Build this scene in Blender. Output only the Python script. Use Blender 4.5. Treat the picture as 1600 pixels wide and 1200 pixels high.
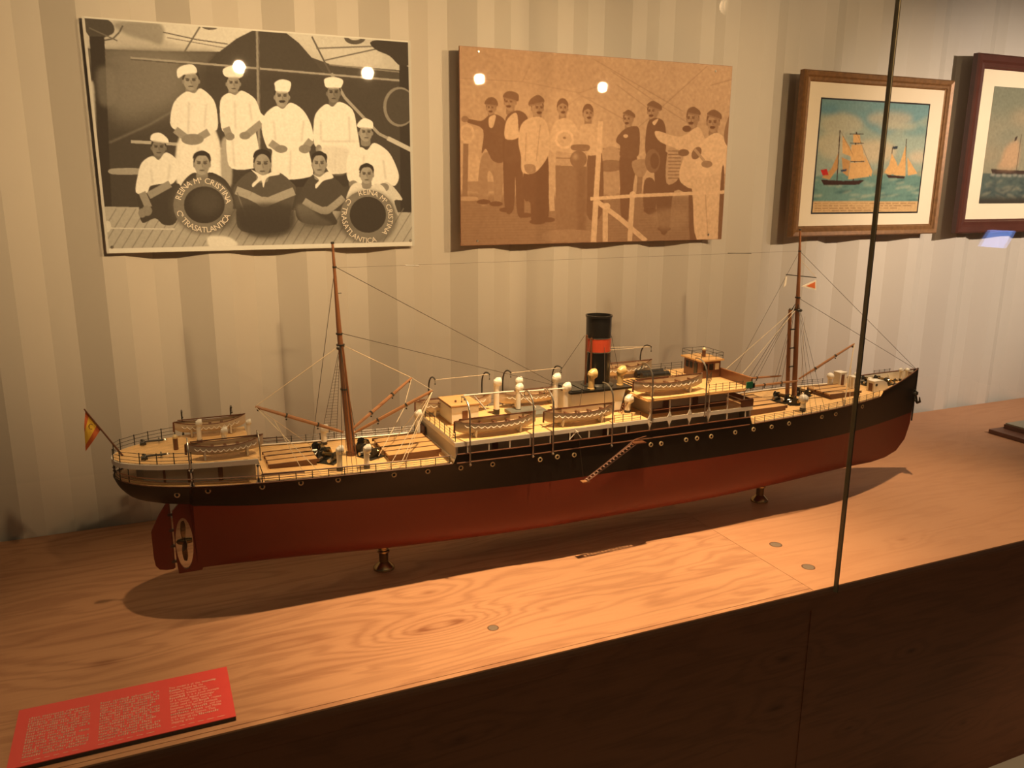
import bpy, math, random
import numpy as np
from mathutils import Matrix, Vector

random.seed(7)
rng = np.random.default_rng(7)
for o in list(bpy.data.objects):
    bpy.data.objects.remove(o)
scene = bpy.context.scene
COL = scene.collection

# ------------------------------------------------------------------ camera
# world: X runs along the corrugated wall, Y into it, Z up; the bench top is z = 0, the room floor z = -0.77
cam_d = bpy.data.cameras.new('camera')
cam = bpy.data.objects.new('camera', cam_d)
COL.objects.link(cam)
scene.camera = cam
yaw, pitch, roll = math.radians(23.836), math.radians(13.549), math.radians(-0.378)
fw = Vector((math.sin(yaw) * math.cos(pitch), math.cos(yaw) * math.cos(pitch), -math.sin(pitch)))
rt = Vector((math.cos(yaw), -math.sin(yaw), 0))
dn = fw.cross(rt)
r2 = rt * math.cos(roll) + dn * math.sin(roll)
d2 = -rt * math.sin(roll) + dn * math.cos(roll)
m = Matrix((r2, -d2, -fw)).transposed().to_4x4()
m.translation = (0, 0, 1.0)
cam.matrix_world = m
cam_d.sensor_width = 36
cam_d.lens = 1302.1 / 1600 * 36
cam_d.clip_start = 0.02

# ------------------------------------------------------------------ light
vs = scene.view_settings
vs.view_transform = 'Standard'
vs.look = 'None'
vs.gamma = 1.0
vs.use_curve_mapping = False
vs.exposure = 0.0

world = bpy.data.worlds.new('world')
scene.world = world
world.use_nodes = True
bg = world.node_tree.nodes['Background']
bg.inputs[0].default_value = (1.0, 0.70, 0.42, 1)
bg.inputs[1].default_value = 0.040

def spot(name, loc, target, watts, angle, blend, color, radius=0.03):
    d = bpy.data.lights.new(name, 'SPOT')
    d.energy = watts
    d.spot_size = math.radians(angle)
    d.spot_blend = blend
    d.color = color
    d.shadow_soft_size = radius
    o = bpy.data.objects.new(name, d)
    COL.objects.link(o)
    o.location = loc
    v = Vector(target) - Vector(loc)
    o.rotation_euler = v.to_track_quat('-Z', 'Y').to_euler()
    return o

WARM = (1.0, 0.66, 0.345)
WARM2 = (1.0, 0.69, 0.40)
PALE = (1.0, 0.78, 0.62)
# wall washers hung in the aisle, above the visitor, trained on the pictures
spot('wall_washer_lamp', (0.531, 0.514, 1.558), (-0.12, 2.59, 1.18), 140, 62, 1.0, WARM, 0.026)
spot('wall_washer_lamp', (1.188, 0.514, 1.565), (0.74, 2.59, 1.06), 132, 56, 0.9, WARM, 0.026)
spot('wall_washer_lamp', (1.820, 0.514, 1.565), (1.50, 2.59, 1.10), 84, 56, 0.9, WARM, 0.026)
spot('wall_washer_lamp', (2.610, 0.514, 1.560), (2.25, 2.59, 1.08), 100, 60, 0.9, WARM2, 0.026)
spot('wall_washer_lamp', (3.650, 0.514, 1.560), (3.42, 2.59, 0.80), 265, 60, 0.9, PALE, 0.026)
# unseen soft fill light over the aisle, added to brighten the wall
pd = bpy.data.lights.new('aisle_fill_light', 'AREA')
pd.shape = 'RECTANGLE'; pd.size = 3.6; pd.size_y = 0.6; pd.energy = 5; pd.color = (1.0, 0.70, 0.42)
po = bpy.data.objects.new('aisle_fill_light', pd); COL.objects.link(po)
po.location = (1.5, 0.0, 2.25)
po.rotation_euler = (Vector((1.5, 2.6, 0.6)) - Vector(po.location)).to_track_quat('-Z', 'Y').to_euler()
# unseen fill spot added to brighten the aisle floor
spot('floor_fill_spot', (3.3, -0.3, 1.95), (2.75, 1.15, -0.77), 75, 32, 0.8, WARM2, 0.03)
# narrow downlights inside the case, over the model
spot('case_downlight', (-0.05, 1.70, 2.05), (0.10, 1.66, 0.0), 58, 50, 1.0, WARM, 0.02)
spot('case_downlight', (1.00, 1.68, 2.05), (1.00, 1.72, 0.2), 295, 60, 1.0, WARM, 0.02)
spot('case_downlight', (2.15, 1.78, 2.05), (2.10, 1.85, 0.2), 135, 56, 1.0, WARM2, 0.02)

# ------------------------------------------------------------------ materials
MATS = {}
def nodes_of(name):
    mt = bpy.data.materials.new(name)
    mt.use_nodes = True
    nt = mt.node_tree
    return mt, nt, nt.nodes['Principled BSDF']

def lin(c):
    return tuple((x / 12.92 if x <= 0.04045 else ((x + 0.055) / 1.055) ** 2.4) for x in c)

def mat(name, col, rough=0.5, metal=0.0, var=0.12, scale=30.0, coat=0.0, spec=0.5, bump=0.0, stretch=(1, 1, 1)):
    """plain painted / metal / wooden surface with a slight noise variation of its colour"""
    mt, nt, b = nodes_of(name)
    tc = nt.nodes.new('ShaderNodeTexCoord')
    mp = nt.nodes.new('ShaderNodeMapping')
    mp.inputs['Scale'].default_value = stretch
    nz = nt.nodes.new('ShaderNodeTexNoise')
    nz.inputs['Scale'].default_value = scale
    nz.inputs['Detail'].default_value = 4
    mx = nt.nodes.new('ShaderNodeMix')
    mx.data_type = 'RGBA'
    mx.inputs['A'].default_value = (*[c * (1 - var) for c in col], 1)
    mx.inputs['B'].default_value = (*[min(1, c * (1 + var)) for c in col], 1)
    nt.links.new(tc.outputs['Object'], mp.inputs['Vector'])
    nt.links.new(mp.outputs['Vector'], nz.inputs['Vector'])
    nt.links.new(nz.outputs['Fac'], mx.inputs['Factor'])
    nt.links.new(mx.outputs['Result'], b.inputs['Base Color'])
    b.inputs['Roughness'].default_value = rough
    b.inputs['Metallic'].default_value = metal
    b.inputs['Specular IOR Level'].default_value = spec
    b.inputs['Coat Weight'].default_value = coat
    b.inputs['Coat Roughness'].default_value = 0.08
    if bump:
        bp = nt.nodes.new('ShaderNodeBump')
        bp.inputs['Strength'].default_value = bump
        bp.inputs['Distance'].default_value = 0.002
        nt.links.new(nz.outputs['Fac'], bp.inputs['Height'])
        nt.links.new(bp.outputs['Normal'], b.inputs['Normal'])
    MATS[name] = mt
    return mt

mat('wall_paint', (0.60, 0.555, 0.475), 0.55, var=0.04, scale=3)
mat('floor_paint', (0.80, 0.74, 0.60), 0.5, var=0.06, scale=6)
mat('black_hull', (0.013, 0.009, 0.006), 0.42, var=0.2, scale=6, spec=0.25)
mat('red_hull', (0.19, 0.033, 0.014), 0.42, var=0.08, scale=5, spec=0.3)
mat('white', (0.80, 0.76, 0.66), 0.35, var=0.05)
mat('grey_white', (0.48, 0.44, 0.38), 0.45, var=0.05)
mat('boat_paint', (0.60, 0.50, 0.38), 0.4, var=0.08)
mat('boat_inside', (0.48, 0.34, 0.20), 0.5, var=0.15)
mat('grey_slate', (0.16, 0.17, 0.15), 0.4)
mat('cream_yellow', (0.74, 0.50, 0.20), 0.35, var=0.06)
mat('brown_wood', (0.150, 0.058, 0.026), 0.35, coat=0.3, var=0.25, scale=60, stretch=(1, 6, 6))
mat('mast_wood', (0.28, 0.115, 0.046), 0.32, coat=0.4, var=0.22, scale=50, stretch=(6, 6, 0.5))
mat('boom_wood', (0.38, 0.18, 0.078), 0.35, coat=0.3, var=0.2, scale=50)
mat('hatch_wood', (0.62, 0.37, 0.15), 0.5, var=0.12, scale=40, stretch=(1, 8, 8))
mat('dark_metal', (0.055, 0.052, 0.042), 0.30, metal=0.35, var=0.3)
mat('steel', (0.62, 0.58, 0.50), 0.32, metal=1.0)
mat('brass', (0.80, 0.64, 0.36), 0.35, metal=0.35)
mat('dark_brass', (0.42, 0.30, 0.14), 0.22, metal=1.0)
mat('bronze', (0.20, 0.13, 0.05), 0.35, metal=0.9)
mat('black', (0.012, 0.010, 0.008), 0.35, coat=0.3, var=0.2)
mat('funnel_red', (0.55, 0.075, 0.03), 0.35, coat=0.3, var=0.06)
mat('dark_rope', (0.06, 0.045, 0.03), 0.8)
mat('pale_rope', (0.75, 0.62, 0.42), 0.8)
mat('dark_glass', (0.015, 0.014, 0.012), 0.12)
mat('green_lamp', (0.02, 0.16, 0.08), 0.3)
mat('yellow_cloth', (0.85, 0.55, 0.05), 0.8)
mat('red_cloth', (0.62, 0.14, 0.03), 0.8)
mat('white_cloth', (0.8, 0.74, 0.62), 0.8)
mat('plaque_red', (0.90, 0.095, 0.085), 0.4, var=0.03)
mat('plaque_edge', (0.012, 0.008, 0.006), 0.5)
mat('plaque_text', (0.95, 0.66, 0.50), 0.6, var=0.02)
mat('photo_edge', (0.62, 0.58, 0.50), 0.5)
mat('brown_edge', (0.30, 0.12, 0.05), 0.5)
mat('gilt_frame', (0.23, 0.115, 0.042), 0.42, metal=0.2, var=0.5, scale=60, stretch=(1, 1, 1))
mat('gilt_bright', (0.55, 0.32, 0.11), 0.3, metal=0.5, var=0.2)
mat('mahogany_frame', (0.095, 0.030, 0.020), 0.35, coat=0.2, var=0.25, scale=25)
mat('mat_board', (0.84, 0.74, 0.56), 0.8, var=0.02)
mat('mat_board_pale', (0.90, 0.80, 0.58), 0.8, var=0.02)
mat('dark_plinth_wood', (0.16, 0.065, 0.036), 0.5, var=0.3, scale=25, stretch=(1, 8, 8))
mat('green_felt', (0.26, 0.25, 0.17), 0.3)
mat('plug_wood', (0.24, 0.18, 0.13), 0.5, var=0.1)
mat('lettering', (0.82, 0.76, 0.64), 0.5, var=0.02)
mat('screw', (0.55, 0.50, 0.42), 0.3, metal=1.0)
mat('pane_edge', (0.030, 0.026, 0.018), 0.18, var=0.3)
mat('pane_edge_pale', (0.16, 0.135, 0.085), 0.2, var=0.2)
mat('screen_case', (0.03, 0.03, 0.03), 0.4)

def deck_material(name, base, dark, pitch_m):
    mt, nt, b = nodes_of(name)
    N = nt.nodes.new
    tc = N('ShaderNodeTexCoord')
    sx = N('ShaderNodeSeparateXYZ')
    nt.links.new(tc.outputs['Object'], sx.inputs[0])
    mu = N('ShaderNodeMath'); mu.operation = 'MULTIPLY'; mu.inputs[1].default_value = 1.0 / pitch_m
    fr = N('ShaderNodeMath'); fr.operation = 'FRACT'
    fl = N('ShaderNodeMath'); fl.operation = 'FLOOR'
    lt = N('ShaderNodeMath'); lt.operation = 'LESS_THAN'; lt.inputs[1].default_value = 0.14
    nt.links.new(sx.outputs['Y'], mu.inputs[0])
    nt.links.new(mu.outputs[0], fr.inputs[0])
    nt.links.new(mu.outputs[0], fl.inputs[0])
    nt.links.new(fr.outputs[0], lt.inputs[0])
    wn = N('ShaderNodeTexWhiteNoise'); wn.noise_dimensions = '1D'
    nt.links.new(fl.outputs[0], wn.inputs['W'])
    nz = N('ShaderNodeTexNoise'); nz.inputs['Scale'].default_value = 12
    nt.links.new(tc.outputs['Object'], nz.inputs['Vector'])
    ad = N('ShaderNodeMath'); ad.operation = 'ADD'
    nt.links.new(wn.outputs['Value'], ad.inputs[0]); nt.links.new(nz.outputs['Fac'], ad.inputs[1])
    hf = N('ShaderNodeMath'); hf.operation = 'MULTIPLY'; hf.inputs[1].default_value = 0.5
    nt.links.new(ad.outputs[0], hf.inputs[0])
    m1 = N('ShaderNodeMix'); m1.data_type = 'RGBA'
    m1.inputs['A'].default_value = (*[c * 0.9 for c in base], 1)
    m1.inputs['B'].default_value = (*[c * 1.1 for c in base], 1)
    nt.links.new(hf.outputs[0], m1.inputs['Factor'])
    m2 = N('ShaderNodeMix'); m2.data_type = 'RGBA'
    m2.inputs['B'].default_value = (*dark, 1)
    nt.links.new(lt.outputs[0], m2.inputs['Factor'])
    nt.links.new(m1.outputs['Result'], m2.inputs['A'])
    nt.links.new(m2.outputs['Result'], b.inputs['Base Color'])
    b.inputs['Roughness'].default_value = 0.45
    MATS[name] = mt
deck_material('deck_planking', (0.90, 0.59, 0.26), (0.42, 0.22, 0.08), 0.009)

def bench_wood(name, base, dark, knots, freq=26.0, amp=0.9, rough=0.55, coat=0.0, axis_y='Y'):
    """long-grained pine: bands along X bent around knots"""
    mt, nt, b = nodes_of(name)
    N = nt.nodes.new; L = nt.links.new
    tc = N('ShaderNodeTexCoord'); sx = N('ShaderNodeSeparateXYZ'); L(tc.outputs['Object'], sx.inputs[0])
    mp = N('ShaderNodeMapping'); mp.inputs['Scale'].default_value = (0.9, 5.0, 5.0)
    L(tc.outputs['Object'], mp.inputs['Vector'])
    n1 = N('ShaderNodeTexNoise'); n1.inputs['Scale'].default_value = 2.2; n1.inputs['Detail'].default_value = 3
    n1.inputs['Distortion'].default_value = 0.6
    L(mp.outputs['Vector'], n1.inputs['Vector'])
    def math_(op, a, bb=None):
        n = N('ShaderNodeMath'); n.operation = op
        for i, v in enumerate((a, bb)):
            if v is None: continue
            if isinstance(v, (int, float)): n.inputs[i].default_value = v
            else: L(v, n.inputs[i])
        return n.outputs[0]
    g = math_('MULTIPLY', sx.outputs[axis_y], freq)
    g = math_('ADD', g, math_('MULTIPLY', n1.outputs['Fac'], 8.0))
    kn = None
    for (kx, ky, kr, ka) in knots:
        dx = math_('MULTIPLY', math_('SUBTRACT', sx.outputs['X'], kx), 0.42)
        dy = math_('SUBTRACT', sx.outputs[axis_y], ky)
        r2_ = math_('ADD', math_('MULTIPLY', dx, dx), math_('MULTIPLY', dy, dy))
        e = math_('POWER', 2.718, math_('MULTIPLY', r2_, -1.0 / (kr * kr)))
        g = math_('ADD', g, math_('MULTIPLY', e, ka))
        core = math_('POWER', 2.718, math_('MULTIPLY', r2_, -30.0 / (kr * kr)))
        kn = core if kn is None else math_('ADD', kn, core)
    s = math_('SINE', math_('MULTIPLY', g, 4.2))
    s = math_('ADD', math_('MULTIPLY', s, 0.5), 0.5)
    s = math_('POWER', s, 2.0)
    mp2 = N('ShaderNodeMapping'); mp2.inputs['Scale'].default_value = (3.0, 90.0, 90.0)
    L(tc.outputs['Object'], mp2.inputs['Vector'])
    n2 = N('ShaderNodeTexNoise'); n2.inputs['Scale'].default_value = 2.0; n2.inputs['Detail'].default_value = 5
    L(mp2.outputs['Vector'], n2.inputs['Vector'])
    n3 = N('ShaderNodeTexNoise'); n3.inputs['Scale'].default_value = 1.6
    L(mp.outputs['Vector'], n3.inputs['Vector'])
    f = math_('ADD', math_('MULTIPLY', s, 0.40 * amp), math_('MULTIPLY', math_('SUBTRACT', n2.outputs['Fac'], 0.5), 0.70))
    f = math_('ADD', f, math_('MULTIPLY', math_('SUBTRACT', n3.outputs['Fac'], 0.45), 0.8 * amp))
    if kn is not None: f = math_('ADD', f, math_('MULTIPLY', kn, 0.7))
    mx = N('ShaderNodeMix'); mx.data_type = 'RGBA'
    mx.inputs['A'].default_value = (*base, 1); mx.inputs['B'].default_value = (*dark, 1)
    L(f, mx.inputs['Factor'])
    L(mx.outputs['Result'], b.inputs['Base Color'])
    b.inputs['Roughness'].default_value = rough
    b.inputs['Specular IOR Level'].default_value = 0.3
    MATS[name] = mt
bench_wood('bench_pine', (0.60, 0.32, 0.172), (0.29, 0.115, 0.055),
           [(0.513, 1.662, 0.07, 5.0), (0.60, 1.668, 0.06, 4.0), (0.585, 1.83, 0.05, 4.0), (-0.15, 1.80, 0.08, 3.0)])
bench_wood('bench_plywood', (0.60, 0.315, 0.168), (0.42, 0.19, 0.09), [(1.95, 1.60, 0.04, 2.0)], freq=9.0, amp=0.55)
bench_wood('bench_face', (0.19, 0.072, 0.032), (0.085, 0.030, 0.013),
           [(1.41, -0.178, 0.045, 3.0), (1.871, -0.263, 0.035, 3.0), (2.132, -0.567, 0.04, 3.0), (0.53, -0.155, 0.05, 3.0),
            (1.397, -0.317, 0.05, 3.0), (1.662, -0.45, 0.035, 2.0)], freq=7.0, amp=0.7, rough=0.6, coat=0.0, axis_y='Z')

def glass_material():
    mt, nt, b = nodes_of('display_glass')
    nt.nodes.remove(b)
    N = nt.nodes.new; L = nt.links.new
    out = nt.nodes['Material Output']
    lw = N('ShaderNodeLayerWeight'); lw.inputs['Blend'].default_value = 0.5
    p = N('ShaderNodeMath'); p.operation = 'POWER'; p.inputs[1].default_value = 5.0
    L(lw.outputs['Facing'], p.inputs[0])
    ma = N('ShaderNodeMath'); ma.operation = 'MULTIPLY_ADD'; ma.inputs[1].default_value = 0.96; ma.inputs[2].default_value = 0.035
    L(p.outputs[0], ma.inputs[0])
    tr = N('ShaderNodeBsdfTransparent'); tr.inputs[0].default_value = (0.985, 0.985, 0.975, 1)
    gl = N('ShaderNodeBsdfGlossy'); gl.inputs['Roughness'].default_value = 0.0
    mx = N('ShaderNodeMixShader')
    L(ma.outputs[0], mx.inputs[0]); L(tr.outputs[0], mx.inputs[1]); L(gl.outputs[0], mx.inputs[2])
    L(mx.outputs[0], out.inputs['Surface'])
    MATS['display_glass'] = mt
glass_material()

def print_material(name, rough, coat):
    mt, nt, b = nodes_of(name)
    a = nt.nodes.new('ShaderNodeVertexColor'); a.layer_name = 'ink'
    nz = nt.nodes.new('ShaderNodeTexNoise'); nz.inputs['Scale'].default_value = 700
    tc = nt.nodes.new('ShaderNodeTexCoord')
    nt.links.new(tc.outputs['Object'], nz.inputs['Vector'])
    mr = nt.nodes.new('ShaderNodeMapRange'); mr.inputs['To Min'].default_value = 0.9; mr.inputs['To Max'].default_value = 1.1
    nt.links.new(nz.outputs['Fac'], mr.inputs['Value'])
    mx = nt.nodes.new('ShaderNodeMix'); mx.data_type = 'RGBA'; mx.blend_type = 'MULTIPLY'
    mx.inputs['Factor'].default_value = 1.0
    nt.links.new(a.outputs['Color'], mx.inputs['A']); nt.links.new(mr.outputs['Result'], mx.inputs['B'])
    nt.links.new(mx.outputs['Result'], b.inputs['Base Color'])
    b.inputs['Roughness'].default_value = rough
    b.inputs['Coat Weight'].default_value = coat
    b.inputs['Coat Roughness'].default_value = 0.02
    b.inputs['Specular IOR Level'].default_value = 0.12
    MATS[name] = mt
print_material('glossy_print', 0.7, 0.30)
print_material('watercolour', 0.6, 0.2)

# ------------------------------------------------------------------ mesh helpers
class MB:
    def __init__(s):
        s.v = []; s.f = []; s.mi = []
    def add(s, vs, fs, mi=0):
        o = len(s.v)
        s.v += [tuple(p) for p in vs]
        s.f += [tuple(i + o for i in f) for f in fs]
        s.mi += [mi] * len(fs)
        return s
    def box(s, x0, x1, y0, y1, z0, z1, mi=0, M=None):
        vs = [(x, y, z) for z in (z0, z1) for y in (y0, y1) for x in (x0, x1)]
        if M is not None: vs = [M @ Vector(p) for p in vs]
        return s.add(vs, [(0, 2, 3, 1), (4, 5, 7, 6), (0, 1, 5, 4), (2, 6, 7, 3), (0, 4, 6, 2), (1, 3, 7, 5)], mi)
    def tube(s, pts, r, n=6, mi=0, caps=True):
        pts = [Vector(p) for p in pts]
        rs = list(r) if isinstance(r, (list, tuple)) else [r] * len(pts)
        rings = []; up = None
        for i, p in enumerate(pts):
            if i == 0: t = pts[1] - p
            elif i == len(pts) - 1: t = p - pts[i - 1]
            else: t = (pts[i + 1] - p).normalized() + (p - pts[i - 1]).normalized()
            t = t.normalized() if t.length > 1e-12 else Vector((0, 0, 1))
            if up is None:
                up = Vector((0, 0, 1)) if abs(t.z) < 0.9 else Vector((1, 0, 0))
            a = t.cross(up)
            if a.length < 1e-6: a = t.cross(Vector((0, 1, 0)))
            a.normalize(); b = a.cross(t).normalized(); up = b
            rings.append([p + (a * math.cos(2 * math.pi * k / n) + b * math.sin(2 * math.pi * k / n)) * rs[i] for k in range(n)])
        vs = [q for R in rings for q in R]
        fs = [(i * n + k, i * n + (k + 1) % n, (i + 1) * n + (k + 1) % n, (i + 1) * n + k) for i in range(len(rings) - 1) for k in range(n)]
        if caps: fs += [tuple(range(n))[::-1], tuple((len(rings) - 1) * n + k for k in range(n))]
        return s.add(vs, fs, mi)
    def lathe(s, prof, c=(0, 0, 0), n=16, mi=0, axis='Z', caps=True):
        vs = []
        for (r, h) in prof:
            for k in range(n):
                a = 2 * math.pi * k / n
                if axis == 'Z': q = (r * math.cos(a), r * math.sin(a), h)
                elif axis == 'Y': q = (r * math.cos(a), h, r * math.sin(a))
                else: q = (h, r * math.cos(a), r * math.sin(a))
                vs.append((q[0] + c[0], q[1] + c[1], q[2] + c[2]))
        m_ = len(prof)
        fs = [(i * n + k, i * n + (k + 1) % n, (i + 1) * n + (k + 1) % n, (i + 1) * n + k) for i in range(m_ - 1) for k in range(n)]
        if caps: fs += [tuple(range(n))[::-1], tuple((m_ - 1) * n + k for k in range(n))]
        return s.add(vs, fs, mi)
    def prism(s, poly, z0, z1, mi=0, plane='XY'):
        n = len(poly)
        def P(a, b, z):
            return (a, b, z) if plane == 'XY' else ((a, z, b) if plane == 'XZ' else (z, a, b))
        vs = [P(a, b, z0) for a, b in poly] + [P(a, b, z1) for a, b in poly]
        fs = [tuple(range(n))[::-1], tuple(range(n, 2 * n))] + [(k, (k + 1) % n, n + (k + 1) % n, n + k) for k in range(n)]
        return s.add(vs, fs, mi)
    def loft(s, rings, mi=0, closed=False, cap=False):
        n = len(rings[0]); o = len(rings)
        vs = [q for R in rings for q in R]
        m_ = n if closed else n - 1
        fs = [(i * n + k, i * n + (k + 1) % n, (i + 1) * n + (k + 1) % n, (i + 1) * n + k) for i in range(o - 1) for k in range(m_)]
        if cap: fs += [tuple(range(n))[::-1], tuple((o - 1) * n + k for k in range(n))]
        return s.add(vs, fs, mi)
    def ball(s, c, r, n=12, m_=8, mi=0, sz=1.0):
        prof = [(max(r * math.sin(math.pi * i / m_), 1e-5), -r * sz * math.cos(math.pi * i / m_)) for i in range(m_ + 1)]
        return s.lathe(prof, c, n, mi)
    def mesh(s, name, mats, smooth=False, recalc=True):
        me = bpy.data.meshes.new(name)
        me.from_pydata(s.v, [], s.f)
        ms = mats if isinstance(mats, (list, tuple)) else [mats]
        for q in ms: me.materials.append(MATS[q] if isinstance(q, str) else q)
        if len(ms) > 1: me.polygons.foreach_set('material_index', s.mi)
        if recalc:
            import bmesh
            bm = bmesh.new(); bm.from_mesh(me)
            bmesh.ops.recalc_face_normals(bm, faces=bm.faces[:])
            bm.to_mesh(me); bm.free()
        if smooth:
            me.polygons.foreach_set('use_smooth', [True] * len(me.polygons))
            try: me.set_sharp_from_angle(angle=math.radians(40))
            except Exception: pass
        me.update()
        return me
    def build(s, name, mats, parent=None, loc=(0, 0, 0), smooth=False):
        o = bpy.data.objects.new(name, s.mesh(name, mats, smooth))
        COL.objects.link(o)
        o.location = loc
        if parent is not None: o.parent = parent
        return o

def tag(o, label, cat=None, group=None, kind=None):
    if label: o['label'] = label
    if cat: o['category'] = cat
    if group: o['group'] = group
    if kind: o['kind'] = kind
    return o
def empty(name, loc, label, cat, group=None):
    o = bpy.data.objects.new(name, None)
    COL.objects.link(o)
    o.location = loc
    o.empty_display_size = 0.05
    return tag(o, label, cat, group)
def copy_tree(o, parent=None):
    c = o.copy(); COL.objects.link(c)
    if parent is not None: c.parent = parent
    for ch in list(o.children): copy_tree(ch, c)
    return c
def interp(x, pts):
    return float(np.interp(x, [p[0] for p in pts], [p[1] for p in pts]))

# ------------------------------------------------------------------ setting
FLOOR = -0.77
fl = MB().box(-2.5, 7.0, -2.6, 2.7, FLOOR - 0.05, FLOOR).build('floor', 'floor_paint')
tag(fl, 'pale painted floor in front of the display bench', kind='structure')

def corrugated_wall():
    # trapezoidal container side: 72 mm outer flat, 68 mm slope, 70 mm inner flat, 68 mm slope
    P = 0.2802; x = 1.2139 - 12 * P           # x = start of the slope that comes out of a recess
    Yo, Yi = 2.594, 2.630
    pts = []
    while x < 6.8:
        pts += [(x, Yi), (x + 0.086, Yo), (x + 0.086 + 0.058, Yo), (x + 0.086 + 0.058 + 0.072, Yi)]
        x += P
    mb = MB()
    z0, z1 = FLOOR, 2.3
    vs = [(a, b, z) for z in (z0, z1) for a, b in pts] + [(a, b + 0.004, z) for z in (z0, z1) for a, b in pts]
    n = len(pts)
    fs = [(i, i + 1, n + i + 1, n + i) for i in range(n - 1)] + [(2 * n + i, 3 * n + i, 3 * n + i + 1, 2 * n + i + 1) for i in range(n - 1)]
    fs += [(n + i, n + i + 1, 3 * n + i + 1, 3 * n + i) for i in range(n - 1)]
    mb.add(vs, fs)
    o = mb.build('wall_back', 'wall_paint')
    tag(o, 'cream painted corrugated steel container wall behind the display', kind='structure')
corrugated_wall()

# ------------------------------------------------------------------ bench
YF, YB = 1.458, 2.592
bench = empty('display_bench', (1.5, 2.0, FLOOR), 'long pine display bench with dark front carrying the steamer model', 'bench')
BO = (-1.5, -2.0, -FLOOR)
def bpart(mb, name, mt, smooth=False):
    return mb.build(name, mt, bench, BO, smooth)
bpart(MB().box(-1.6, 1.4843, YF + 0.0135, YB, -0.004, 0.0), 'top_board', 'bench_pine')
bpart(MB().box(-1.6, 1.4843, YF, YF + 0.0125, -0.004, -0.0003), 'front_lipping', 'bench_pine')
bpart(MB().box(1.4857, 5.6, YF, YB, -0.004, 0.0), 'top_board', 'bench_plywood')
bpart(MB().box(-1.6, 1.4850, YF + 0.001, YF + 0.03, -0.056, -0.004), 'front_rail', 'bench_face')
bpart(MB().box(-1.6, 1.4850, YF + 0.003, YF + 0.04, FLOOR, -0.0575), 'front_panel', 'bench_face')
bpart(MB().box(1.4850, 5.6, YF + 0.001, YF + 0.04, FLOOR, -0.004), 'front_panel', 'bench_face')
for (x, y, r) in ((0.667, 1.609, 0.0115), (1.586, 1.716, 0.0155), (1.569, 1.568, 0.0155)):
    pl = bpart(MB().lathe([(r, -0.004), (r, 0.0002), (r * 0.9, 0.0005)], (x, y, 0), 20), 'round_plug', 'plug_wood')
    rg = bpart(MB().lathe([(r * 1.12, -0.004), (r * 1.16, 0.0002), (r * 1.02, 0.0002)], (x, y, 0), 20), 'plug_ring', 'brown_wood')

# ------------------------------------------------------------------ glass front
def pane(x0, x1, label, side):
    e = empty('glass_pane', ((x0 + x1) / 2, YF - 0.006, -0.02), label, 'glass pane')
    off = (-(x0 + x1) / 2, -(YF - 0.006), 0.02)
    MB().box(x0, x1, YF - 0.012, YF - 0.001, -0.012, 1.75).build('pane', 'display_glass', e, off)
    xe = x1 if side > 0 else x0
    MB().box(xe if side > 0 else xe - 0.0022, xe + 0.0022 if side > 0 else xe, YF - 0.0125, YF - 0.0005, -0.014, 1.75).build(
        'polished_edge', 'pane_edge_pale' if side > 0 else 'pane_edge', e, off)
pane(-1.5, 1.5500, 'clear glass pane in front of the ship stern and funnel', 1)
pane(1.5545, 4.6, 'clear glass pane in front of the ship bow and the framed paintings', -1)

# ------------------------------------------------------------------ printed pictures: ink laid on a fine grid
def homography(src, dst):
    A = []
    for (x, y), (u, v) in zip(src, dst):
        A.append([x, y, 1, 0, 0, 0, -u * x, -u * y]); A.append([0, 0, 0, x, y, 1, -v * x, -v * y])
    h = np.linalg.solve(np.array(A, float), np.array(dst, float).ravel())
    return np.append(h, 1).reshape(3, 3)

def smooth_poly(P, k=4):
    P = np.array(P, float); n = len(P); out = []
    for i in range(n):
        p0, p1, p2, p3 = P[i - 1], P[i], P[(i + 1) % n], P[(i + 2) % n]
        for t in np.linspace(0, 1, k, endpoint=False):
            out.append(0.5 * ((2 * p1) + (-p0 + p2) * t + (2 * p0 - 5 * p1 + 4 * p2 - p3) * t * t + (-p0 + 3 * p1 - 3 * p2 + p3) * t ** 3))
    return np.array(out)

def box_blur(a, r):
    if r < 1: return a
    r = int(r)
    for ax in (0, 1):
        p = np.pad(a, [(r + 1, r) if i == ax else (0, 0) for i in range(2)], mode='edge')
        c = np.cumsum(p, axis=ax)
        a = (np.take(c, range(2 * r + 1, c.shape[ax]), axis=ax) - np.take(c, range(0, c.shape[ax] - 2 * r - 1), axis=ax)) / (2 * r + 1)
    return a

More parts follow.
